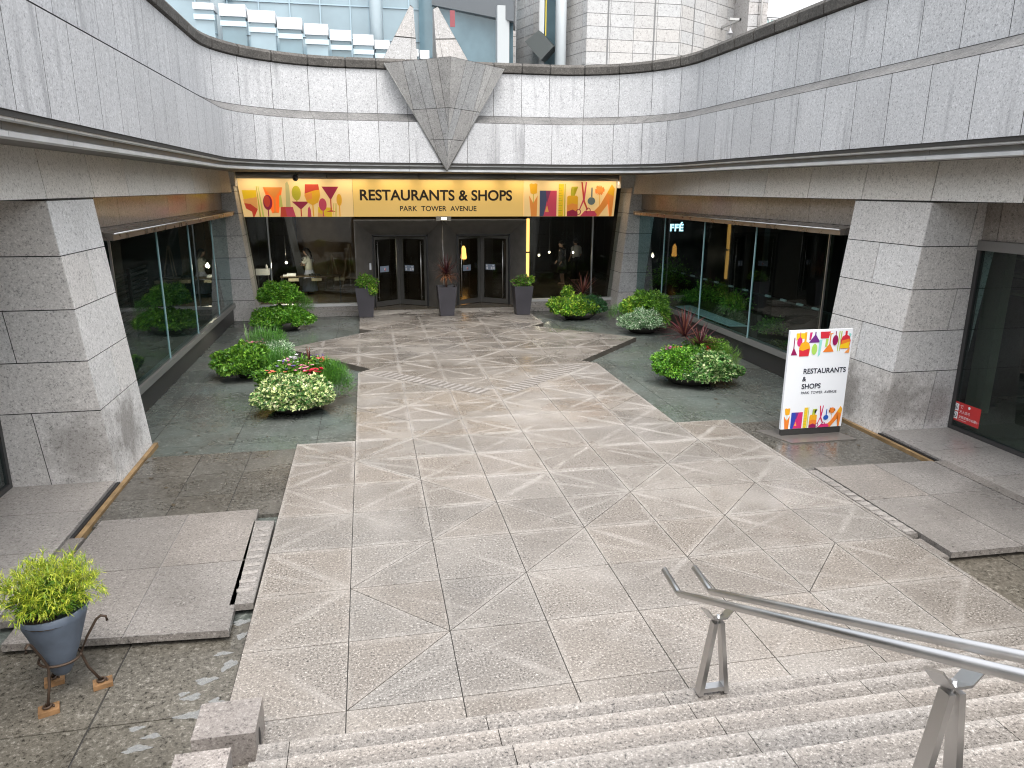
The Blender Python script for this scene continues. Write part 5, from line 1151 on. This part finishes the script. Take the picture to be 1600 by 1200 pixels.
# 3 left front, variegated
o3 = (-1.22, 9.65, ZP); p3 = thing("bowl_planter", "planter with cream variegated leaves in front and many coloured flowers", "planter", o3, "planters in the court")
bowl(p3, o3, o3, .68, .28)
foliage(p3, o3, "variegated_shrub", (-1.25, 9.3, .2), (.82, .55, .42), 5200, .085, .62, VARIE, 10, lump=.15)
feathery(p3, o3, "feathery_shrub", (-.55, 9.95, .22), (.42, .55, .52), 3400, 11)
foliage(p3, o3, "green_filler", (-1.35, 10.0, .35), (.7, .5, .42), 2000, .09, .5, GREEN, 12)
rg = np.random.default_rng(6)
sp = [((-1.4+rg.normal()*.11, 9.95+rg.normal()*.14, .78+rg.normal()*.05), rg.choice([0, 2, 3])) for _ in range(30)]+[((-1.05+rg.normal()*.1, 9.75+rg.normal()*.12, .70+rg.normal()*.05), 0) for _ in range(26)]+[((-.82+rg.normal()*.09, 9.62+rg.normal()*.05, .66+rg.normal()*.025), 4) for _ in range(26)]+[((-.72+rg.normal()*.13, 10.1+rg.normal()*.1, .80+rg.normal()*.03), 5) for _ in range(14)]+[((-1.6+rg.normal()*.12, 9.65+rg.normal()*.1, .68), 5) for _ in range(8)]+[((-1.25+rg.normal()*.06, 10.0, .86+rg.normal()*.03), 2) for _ in range(12)]
flowers(p3, o3, sp, .042, FC, 13); foliage(p3, o3, "flower_bed_leaves", (-.95, 10.1, .42), (.62, .42, .42), 1700, .085, .45, GREEN, 113)
sp = [((-.95+.05*k+rg.normal()*.04, 10.12, .80+rg.uniform(-.06, .10)), 3) for k in range(6) for _ in range(7)]; flowers(p3, o3, sp, .022, FC, 14, "violet_spikes")
cordyline(p3, o3, (-.95, 10.15, .72), .42, 26, 15)
# 4 upper right
o4 = (7.62, 19.35, ZP); p4 = thing("bowl_planter", "planter of yellow green leaves with dark red spikes before the right entrance pane", "planter", o4, "planters in the court")
bowl(p4, o4, o4, .7, .26)
foliage(p4, o4, "yellow_green_shrub", (7.5, 19.3, .2), (.95, .75, .46), 4200, .125, .45, YELGR, 16)
foliage(p4, o4, "dark_green_shrub", (8.0, 19.2, .25), (.6, .55, .42), 2200, .08, .6, [((.025, .085, .03), 3), ((.05, .14, .05), 2)], 17)
foliage(p4, o4, "sprig", (7.25, 19.5, .72), (.22, .2, .26), 350, .11, .45, YELGR, 18)
cordyline(p4, o4, (7.78, 19.4, .72), .80, 46, 19, w=.05)
# 5 right middle
o5 = (8.95, 16.5, ZP); p5 = thing("bowl_planter", "planter with silver grey leaves in front, near the far end of the right window", "planter", o5, "planters in the court")
bowl(p5, o5, o5, .62, .26)
foliage(p5, o5, "silver_foliage", (8.82, 16.15, .2), (.72, .5, .42), 3600, .075, .5, SILVER, 20)
foliage(p5, o5, "green_shrub", (9.25, 16.9, .6), (.68, .55, .5), 3000, .10, .45, GREEN, 21, lump=.3)
foliage(p5, o5, "yellow_green_shrub", (8.75, 16.85, .55), (.45, .4, .36), 1300, .10, .5, YELGR, 22)
foliage(p5, o5, "side_sprigs", (9.35, 16.3, .3), (.42, .4, .45), 900, .11, .35, GREEN, 23, lump=.4)
feathery(p5, o5, "grass_tuft", (8.2, 16.7, .35), (.3, .3, .35), 500, 24)
# 6 right front
o6 = (7.78, 10.3, ZP); p6 = thing("bowl_planter", "large planter of ivy and two dark red spiky plants beside the right walkway edge", "planter", o6, "planters in the court")
bowl(p6, o6, o6, .72, .28)
foliage(p6, o6, "green_shrub", (7.42, 10.15, .26), (.62, .58, .5), 4200, .07, .55, BRIGHT, 25)
foliage(p6, o6, "variegated_ivy", (8.0, 9.85, .2), (.72, .52, .48), 3800, .09, .75, VARIE[:2]+[((.07, .19, .04), 3), ((.30, .40, .16), 3), ((.52, .57, .33), 1.2)], 26)
foliage(p6, o6, "dark_shrub", (8.2, 10.45, .5), (.52, .5, .42), 2400, .075, .5, GREEN, 27); feathery(p6, o6, "feathery_shrub", (8.45, 10.1, .3), (.38, .42, .46), 1500, 28, [(.1, .24, .03), (.2, .34, .05)])
cordyline(p6, o6, (7.72, 10.6, .92), .80, 80, 29, w=.045); cordyline(p6, o6, (7.95, 10.2, .80), .62, 60, 30, w=.04)
rg = np.random.default_rng(8); flowers(p6, o6, [((7.2+rg.normal()*.05, 10.3+rg.normal()*.05, .72+rg.normal()*.02), 1) for _ in range(10)]+[((7.4+rg.normal()*.05, 10.2, .74), 5) for _ in range(7)]+[((8.12+rg.normal()*.05, 10.05, .68+rg.normal()*.04), 4) for _ in range(9)], .036, FC, 31)
# fine plants along the sill of the right shop, and moss
rs = thing("planting_strip", "strip of moss and small ferns along the inner sill of the right shop window", "planting", (10.6, 14, .3)); orp = (10.6, 14, .3)
mb = MB(); mb.box(10.3, 11.35, 9.3, 20.3, .30, .48); mb.build("soil_bed", [SOIL], rs, orp)
rg = np.random.default_rng(9)
for i, (y, x, h, sc_) in enumerate([(9.8, 10.65, .25, .3), (10.6, 10.8, .3, .32), (11.7, 10.7, .6, .28), (12.6, 11.0, .35, .3), (14.6, 11.1, .9, .5), (16.5, 11.05, 1.0, .55), (17.8, 11.0, .5, .4), (19.0, 11.0, 1.5, .6), (19.8, 10.9, 1.2, .5)]):
    foliage(rs, orp, "fern", (x, y, .45+h*.5), (sc_, sc_*.9, h*.55), 420, .10, .4, GREEN, 40+i, lump=.45, inner=.3)
foliage(rs, orp, "moss", (10.7, 10.4, .47), (.36, 1.3, .09), 1800, .05, .6, [((.10, .10, .02), 2), ((.16, .13, .03), 2), ((.06, .09, .02), 1)], 60, zmin=0); foliage(rs, orp, "moss", (10.6, 18.6, .47), (.3, 1.5, .09), 1200, .05, .6, [((.10, .10, .02), 2), ((.16, .13, .03), 2)], 61, zmin=0)
# tall square planters at the doors
def tall_pot(x, y, lab):
    o = (x, y, 0); p = thing("tall_planter", lab, "planter", o, "tall planters by the doors")
    wt, wb, h = .335, .235, 1.02; mb = MB()
    def ringsq(w, z): return [(x-w, y-w, z), (x+w, y-w, z), (x+w, y+w, z), (x-w, y+w, z)]
    mb.rings([ringsq(wb, .01), ringsq(wt, h), ringsq(wt-.035, h), ringsq(wt-.05, h-.08)], 0, True, (1, 1, 1), False); ob = mb.build("pot", [POTD], p, o)
    md = ob.modifiers.new('turn', 'EDGE_SPLIT'); bevel(ob, .012)
    mb = MB(); mb.box(x-.28, x+.28, y-.28, y+.28, h-.085, h-.07); mb.build("soil", [SOIL], p, o); return p, o
p, o = tall_pot(.22, 20.1, "tall charcoal planter with bushy green plant left of the left door")
foliage(p, o, "bushy_plant", (.28, 20.05, 1.12), (.34, .34, .30), 900, .09, .4, GREEN+[((.22, .12, .08), 1)], 70, lump=.3); foliage(p, o, "trailing_sprigs", (.48, 19.8, .96), (.16, .14, .2), 260, .08, .45, YELGR, 71, zmin=-1)
p, o = tall_pot(3.0, 19.95, "tall charcoal planter with a red and bronze spiky plant between the doors")
cordyline(p, o, (3.0, 19.95, 1.45), .80, 60, 72, w=.045); mb = MB(); mb.tube([(3, 19.95, .95), (3, 19.95, 1.48)], .035, 8); mb.build("stem", [simple("cord_stem", (.07, .03, .02), .8)], p, o)
rg = np.random.default_rng(73); n = 70; an = rg.uniform(0, 6.283, n); ee = rg.uniform(-.5, .35, n)
v, f, col = blades([(3, 19.95, 1.42)]*n, [(math.cos(a)*math.cos(e), math.sin(a)*math.cos(e), math.sin(e)) for a, e in zip(an, ee)], rg.uniform(.4, .62, n), .04, [(.26, .11, .05), (.32, .15, .07), (.18, .07, .04)], 74, 5, 1.4)
mesh_np("old_leaves", v, f, col, LEAF, p, o)
p, o = tall_pot(5.66, 19.75, "tall charcoal planter with low purple green plant right of the right door")
foliage(p, o, "bushy_plant", (5.66, 19.75, 1.08), (.32, .32, .26), 700, .10, .4, GREEN+[((.16, .07, .10), 2)], 75, lump=.35); foliage(p, o, "sprig", (5.95, 19.7, 1.15), (.14, .14, .2), 160, .09, .45, YELGR, 76)
# conical pot with golden thread-leaf conifer at the lower left
oc_ = (-2.5, .86, ZP); cp = thing("conical_planter", "blue grey conical pot of golden thread conifer on a rusted wire stand", "planter", oc_)
SLATE = simple("blue_grey_pot", (.10, .125, .165), .55, var=.25, vscale=5, bump=.2, bscale=20)
cxp, cyp = -2.50, .86
mb = MB(); n = 28
prof = [(.03, .085), (.07, .11), (.10, .17), (.17, .37), (.255, .64), (.29, .74), (.27, .74), (.25, .68), (.01, .66)]
mb.rings([[(cxp+r*(1+.015*math.sin(9*t+z*20))*math.cos(t)*1.0+.02*(z-.1), cyp+r*math.sin(t)*.85, z+.03*math.cos(t)*(z > .5)) for t in [2*math.pi*i/n for i in range(n)]] for r, z in prof])
mb.build("cone_pot", [SLATE], cp, oc_)
mb = MB(); mb.lathe([(.24, 0), (.01, .02)], (cxp, cyp, .67), 20); mb.build("soil", [SOIL], cp, oc_)
WIRE = simple("rusted_wire", (.075, .05, .035), .6, .4)
mb = MB(); mb.tube([(cxp+.165*math.cos(t), cyp+.14*math.sin(t), .255) for t in np.linspace(0, 6.283, 25)], .012, 6); mb.build("stand_ring", [WIRE], cp, oc_)
for i, (fx, fy) in enumerate([(-2.56, .63), (-2.22, .93), (-2.67, 1.05)]):
    a = math.atan2(fy-cyp, fx-cxp); rx, ry = cxp+.165*math.cos(a), cyp+.14*math.sin(a)
    hook = [(fx, fy, ZP+.055), (rx+(fx-rx)*.3, ry+(fy-ry)*.3, .10), (rx, ry, .255), (rx+.08*math.cos(a)*.8, ry+.06*math.sin(a), .40), (rx+.16*math.cos(a), ry+.13*math.sin(a), .56), (rx+.2*math.cos(a), ry+.16*math.sin(a), .59), (rx+.24*math.cos(a), ry+.19*math.sin(a), .575), (rx+.245*math.cos(a), ry+.195*math.sin(a), .53)]
    mb = MB(); mb.tube(hook, .012, 7); mb.tube([(fx+.045*math.cos(t)*(1-t/16), fy+.045*math.sin(t)*(1-t/16), ZP+.05+.003*t) for t in np.linspace(0, 9, 22)], .009, 6); mb.build("stand_leg", [WIRE], cp, oc_)
    mb = MB(); ca, sa = math.cos(.35), math.sin(.35)
    q = lambda x, y: (fx+x*ca-y*sa, fy+x*sa+y*ca); mb.prism([q(-.075, -.06), q(.085, -.06), q(.085, .06), q(-.075, .06)], ZP+.001, ZP+.045); bevel(mb.build("wood_block", [simple("wet_wood", (.21, .115, .05), .7, var=.35, vscale=14)], cp, oc_), .004)
rg = np.random.default_rng(80); n = 620
P, N = dome((cxp+.01, cyp+.02, .90), (.38, .33, .26), .3, -.25, .22, 81)(rg, n)
vs, fs, cl = [], [], []; base = 0
THC = [(.30, .40, .03), (.44, .50, .04), (.55, .58, .08), (.18, .30, .03)]
for i in range(n):
    d0 = Vector(N[i])*.8+Vector(rg.normal(0, .6, 3)); d0.z += .02
    for k in range(11):
        d = d0*.7+Vector(rg.normal(0, .6, 3)); st0 = Vector(P[i])+d0*(.055*k/10)
        v, f, c = blades([st0], [d], [rg.uniform(.03, .075)], .010, THC, int(rg.integers(1e6)), 2, .5)
        vs.append(v); fs += [[q+base for q in ff] for ff in f]; cl.append(c); base += len(v)
mesh_np("golden_foliage", np.concatenate(vs), fs, np.concatenate(cl), LEAF, cp, oc_)
foliage(cp, oc_, "inner_foliage", (cxp, cyp, .82), (.28, .25, .2), 900, .07, .3, [((.10, .20, .02), 2), ((.2, .28, .03), 1)], 83, inner=.2)

# ================================================================== BUILDINGS BEHIND
DK = simple("dark_cladding", (.13, .14, .15), .4, .4)
BGL = simple("pale_blue_glazing", (.22, .30, .345), .12, 0., .8, var=.2, vscale=.35)
BGD = simple("dark_blue_glazing", (.10, .16, .19), .08, 0., .9, var=.25, vscale=.6)
gb = thing("glass_building", "pale blue glass office building with stepped white parapets behind the wall on the left", "building", (-2, 36, 7)); og = (-2, 36, 7)
mb = MB(); mb.box(-16, 4.6, 38, 44, 7, 26); mb.build("glass_wall", [BGL], gb, og)
mb = MB(); mb.hexa([(3.6, 37.2, 7), (8.0, 33.6, 7), (9, 40, 7), (3.6, 41, 7), (3.6, 37.2, 14.6), (8.0, 33.6, 12.9), (9, 40, 12.9), (3.6, 41, 14.6)]); mb.build("corner_glazing", [BGD], gb, og)
mb = MB()
for x in np.arange(-15.5, 4.6, 1.55): mb.box(x, x+.06, 37.92, 38.0, 7, 26)
for z in (12.0, 13.6, 14.3, 15.9): mb.box(-16, 4.6, 37.94, 38.0, z, z+.06)
mb.build("mullion_grid", [simple("steel_blue_frame", (.30, .40, .46), .4, .3)], gb, og)
for x in (-6.4, 1.35):
    mb = MB(); mb.tube([(x, 36.6, 7), (x, 36.6, 26)], .34, 20); mb.build("column", [simple("pale_column", (.42, .50, .54), .35)], gb, og)
mb = MB(); mb.hexa([(4.2, 36.2, 13.5), (7.9, 33.0, 12.25), (8.6, 36, 12.4), (4.6, 40, 13.6), (4.2, 36.2, 15.5), (7.9, 33.0, 14.2), (8.6, 36, 14.2), (4.6, 40, 15.5)]); mb.build("canopy", [DK], gb, og)
mb = MB(); mb.box(7.15, 7.75, 33.3, 33.8, 7, 13); mb.build("corner_post", [simple("grey_cladding", (.34, .36, .37), .45, .3)], gb, og)
rows = [(300, 334, 3, 15), (341, 384, 5, 26), (386, 430, 15, 36), (432, 472, 26, 46), (475, 513, 36, 55), (515, 549, 46, 64), (551, 584, 53, 71), (585, 609, 62, 77), (612, 634, 70, 84), (636, 654, 76, 88), (656, 671, 78, 92)]
def ony(u, v, y):
    d = fwd*F+r2*(u-800)+u2*(600-v); t = (y-CAM.y)/d.y; return CAM+d*t
for i, (ua, ub, va, vb) in enumerate(rows):
    y = 33+.25*i; a = ony(ua, va, y); b = ony(ub, vb, y)
    mb = MB(); mb.box(a.x, b.x, y, y+1.0, b.z, a.z); mb.build("white_parapet", [WHITEP], gb, og)
    mb = MB(); mb.box(a.x+.05, b.x-.05, y+.12, y+.9, 7, b.z); mb.build("bay_glazing", [BGD if i % 2 else BGL], gb, og)
    mb = MB(); mb.box(a.x+.0, b.x-.0, y+.02, y+.12, b.z-.42, b.z-.2); mb.build("bay_shelf", [simple("light_shelf", (.40, .50, .55), .3)], gb, og)
mb = MB(); a = ony(703, 16, 33.0); b = ony(711, 42, 33.0); mb.box(a.x, b.x, 33.0, 33.05, b.z, a.z); tag(mb.build("reflection_panel", [simple("red_reflection", (.20, .05, .06), .7)], None, (a.x, 33.0, b.z)), "small red panel standing in for a faint reflection in the dark glass behind the fins", "reflection panel")  # faint red reflection built as a made-up solid panel
# stone tower
tw = thing("stone_tower", "pale granite tower with grid joints rising behind the wall on the right", "building", (14, 36, 7)); ot2 = (14, 36, 7)
def twface(mb, x0, y0, x1, y1, z0, z1, bw, bh, dark=()):
    L = math.hypot(x1-x0, y1-y0); e = ((x1-x0)/L, (y1-y0)/L); nn = (e[1], -e[0])
    P = grid(rect(0, L, z0, z1), np.arange(bw, L, bw), np.arange(z0+bh, z1, bh))
    plates(mb, P, lambda u, v, d: (x0+e[0]*u-nn[0]*d, y0+e[1]*u-nn[1]*d, v), gap=.014, depth=.012, var=.03)
    for u in dark: mb.face([(x0+e[0]*(u+w)+nn[0]*.01, y0+e[1]*(u+w)+nn[1]*.01, z) for w, z in ((0, z0), (.09, z0), (.09, z1), (0, z1))], 1)
Q = lambda u, y: ony(u, 60, y).x
mb = MB(); yT = 36
xa, xb, xc, xd, xe = Q(884, yT), Q(916, yT-1.2), Q(1064, yT-1.2), Q(1150, yT+2.0), Q(1166, yT+2)
twface(mb, xa, yT+1.5, xb, yT-1.2, 7, 24, 1.2, .62); twface(mb, xb, yT-1.2, xc, yT-1.2, 7, 24, 1.3, .62, (1.12, 3.7)); twface(mb, xc, yT-1.2, xd, yT+2.0, 7, 24, 1.15, .62, (1.1,)); twface(mb, xd, yT+2, xe+.8, yT+1.6, 7, 24, 1.0, .62)
mb.build("stone_cladding", [TOWER, simple("tower_joint", (.15, .15, .15), .8)], tw, ot2)
mb = MB(); xs0, xs1 = Q(1166, yT), Q(1196, yT); twface(mb, xs0, yT, xs1, yT, 7, 24, .6, .62); mb.face([(xs0, yT, 7), (xs0, yT+3, 7), (xs0, yT+3, 24), (xs0, yT, 24)]); mb.build("grey_pilaster", [granite("pilaster_granite", [(.2, .19, .18), (.36, .35, .345), (.46, .45, .45)], .7, 12, .1), JOINT], tw, ot2)
mb = MB(); mb.tube([(Q(1186, yT-.2), yT-.2, 7), (Q(1186, yT-.2), yT-.2, 24)], .06, 8); mb.build("downpipe", [STEEL], tw, ot2)
mb = MB(); mb.tube([(Q(876, yT), yT, 7), (Q(876, yT), yT, 24)], .3, 18); mb.build("round_column", [simple("pale_metal_column", (.56, .60, .62), .4)], tw, ot2)
mb = MB(); x0, x1 = Q(792, 38), Q(806, 38); twface(mb, x0, 38, x1, 38, 7, 24, .3, .5); mb.build("narrow_pilaster", [granite("np_granite", [(.3, .28, .27), (.45, .43, .42), (.55, .54, .53)], .7, 12, .1), JOINT], tw, ot2)
mb = MB(); x0, x1 = Q(806, 39), Q(842, 36.5); twface(mb, x0, 39, x1, 36.5, 7, 24, 1.0, .5); mb.build("recessed_wall", [TOWER, JOINTL], tw, ot2)
mb = MB(); x0, x1 = Q(840, 37.2), Q(872, 37.2); mb.box(x0, x1, 37.2, 37.6, 7, 24); mb.build("window_glass", [BGD], tw, ot2)
mb = MB(); x0, x1 = Q(838, 36.9), Q(850, 36.9); mb.box(x0, x1, 36.9, 37.2, 7, 24); mb.build("window_frame", [simple("pale_frame", (.55, .58, .60), .4)], tw, ot2)
mb = MB(); x0 = Q(852, 37.0); mb.box(x0, x0+.06, 37.05, 37.12, 11.6, 24); mb.build("yellow_strip", [simple("yellow_paint", (.75, .6, .08), .5)], tw, ot2)
y_ = 35.6; pts = [ony(u, v, y_) for u, v in ((820, 65), (842, 47), (865, 72), (845, 94))]
mb = MB(); fr_ = [(p.x, y_, p.z) for p in pts]; bk_ = [(p.x+.55, y_+1.3, p.z+.1) for p in pts]; mb.hexa([fr_[3], fr_[2], bk_[2], bk_[3], fr_[0], fr_[1], bk_[1], bk_[0]])
mb.build("tilted_box", [simple("dark_green_grey_metal", (.04, .048, .048), .5, .1)], tw, ot2)
mb = MB(); x0, x1 = Q(765, 40), Q(791, 40); mb.box(x0, x1, 40, 41, 7, 12.6); mb.build("dark_link_glazing", [BGD], tw, ot2)
mb = MB(); mb.box(x0, x1, 39.6, 40, 12.6, 13.5); mb.build("link_parapet", [WHITEP], tw, ot2)
mb = MB(); x0 = Q(788, 39.4); mb.box(x0-.05, x0+.05, 39.4, 39.5, 7, 24); mb.build("white_post", [WHITEP], tw, ot2)
# far pale block at the right, its balustrade, wall lamp
fb = thing("pale_block", "very pale building far behind the wall at the upper right", "building", (30, 60, 7))
mb = MB(); mb.box(Q(1190, 55), Q(1190, 55)+24, 55, 62, 7, 40); 
for k in range(6): mb.box(Q(1190, 55), Q(1190, 55)+24, 54.8, 55, 12+k*3, 12.3+k*3)
mb.build("facade", [simple("near_white_facade", (.60, .62, .64), .6)], fb, (30, 60, 7))
bz_ = thing("glass_balustrade", "glass balustrade with steel posts on the terrace at the upper right", "balustrade", (15, 20, 7)); ob2 = (15, 20, 7)
pa, pb = ony(1200, 30, 20), ony(1330, -20, 20)
mb = MB(); mb.hexa([(pa.x, 20, 7), (pb.x+2, 20, 7), (pb.x+2, 20.03, 7), (pa.x, 20.03, 7), (pa.x, 20, pa.z), (pb.x+2, 20, pa.z), (pb.x+2, 20.03, pa.z), (pa.x, 20.03, pa.z)]); mb.build("glass_pane", [glassmat("balustrade_glass", (.80, .90, .88))], bz_, ob2)
mb = MB(); mb.tube([(pa.x, 20, pa.z), (pb.x+2, 20, pa.z)], .035, 8); mb.build("top_rail", [STEEL], bz_, ob2)
for k in range(4):
    x = pa.x+.05+k*.9; mb = MB(); mb.box(x-.02, x+.02, 19.95, 20.0, 7, pa.z); mb.build("post", [STEEL], bz_, ob2)
wlp = thing("wall_lamp", "small grey lamp on a bracket fixed to the tower beside the grey pilaster", "lamp", tuple(ony(1148, 45, 35))); ow_ = tuple(ony(1148, 45, 35))
a, b = ony(1139, 30, 35), ony(1154, 30, 35)
mb = MB(); mb.box(a.x, b.x+.1, 34.9, 35.1, a.z-.06, a.z+.06); mb.box(b.x, b.x+.1, 34.9, 37.5, a.z-.06, a.z+.06); mb.build("bracket", [simple("lamp_grey", (.36, .36, .35), .5)], wlp, ow_)
c_ = ony(1141, 50, 35); mb = MB(); mb.lathe([(.16, 0), (.15, .05), (.05, .2), (.03, .32)], (c_.x, 35, c_.z-.1), 12); mb.tube([(c_.x, 35, c_.z+.2), (c_.x, 35, a.z)], .02, 6); mb.build("shade", [simple("lamp_shade_grey", (.25, .25, .26), .4)], wlp, ow_)

# unseen office block added behind the viewer to shape light on the court
ob9 = (3, -16, 2.5); of9 = thing("added_office_block", "unseen grey office block added across the pavement behind the viewer to shape the light", "building", ob9)
mb = MB(); mb.box(-22, 28, -19, -16, 2.4, 8.2); mb.build("facade", [simple("grey_stone_cladding", (.45, .44, .43), .7, var=.1)], of9, ob9)
for z in range(2):
    mb = MB(); mb.box(-21, 27, -15.99, -15.9, 3.6+z*2.3, 4.9+z*2.3); mb.build("window", [BGD], of9, ob9)
mb = MB(); mb.face([(-22, -16, 2.53), (28, -16, 2.53), (28, -5.86-.03, 2.53), (-22, -5.89, 2.53)]); struct(mb.build("pavement", LEDGE))
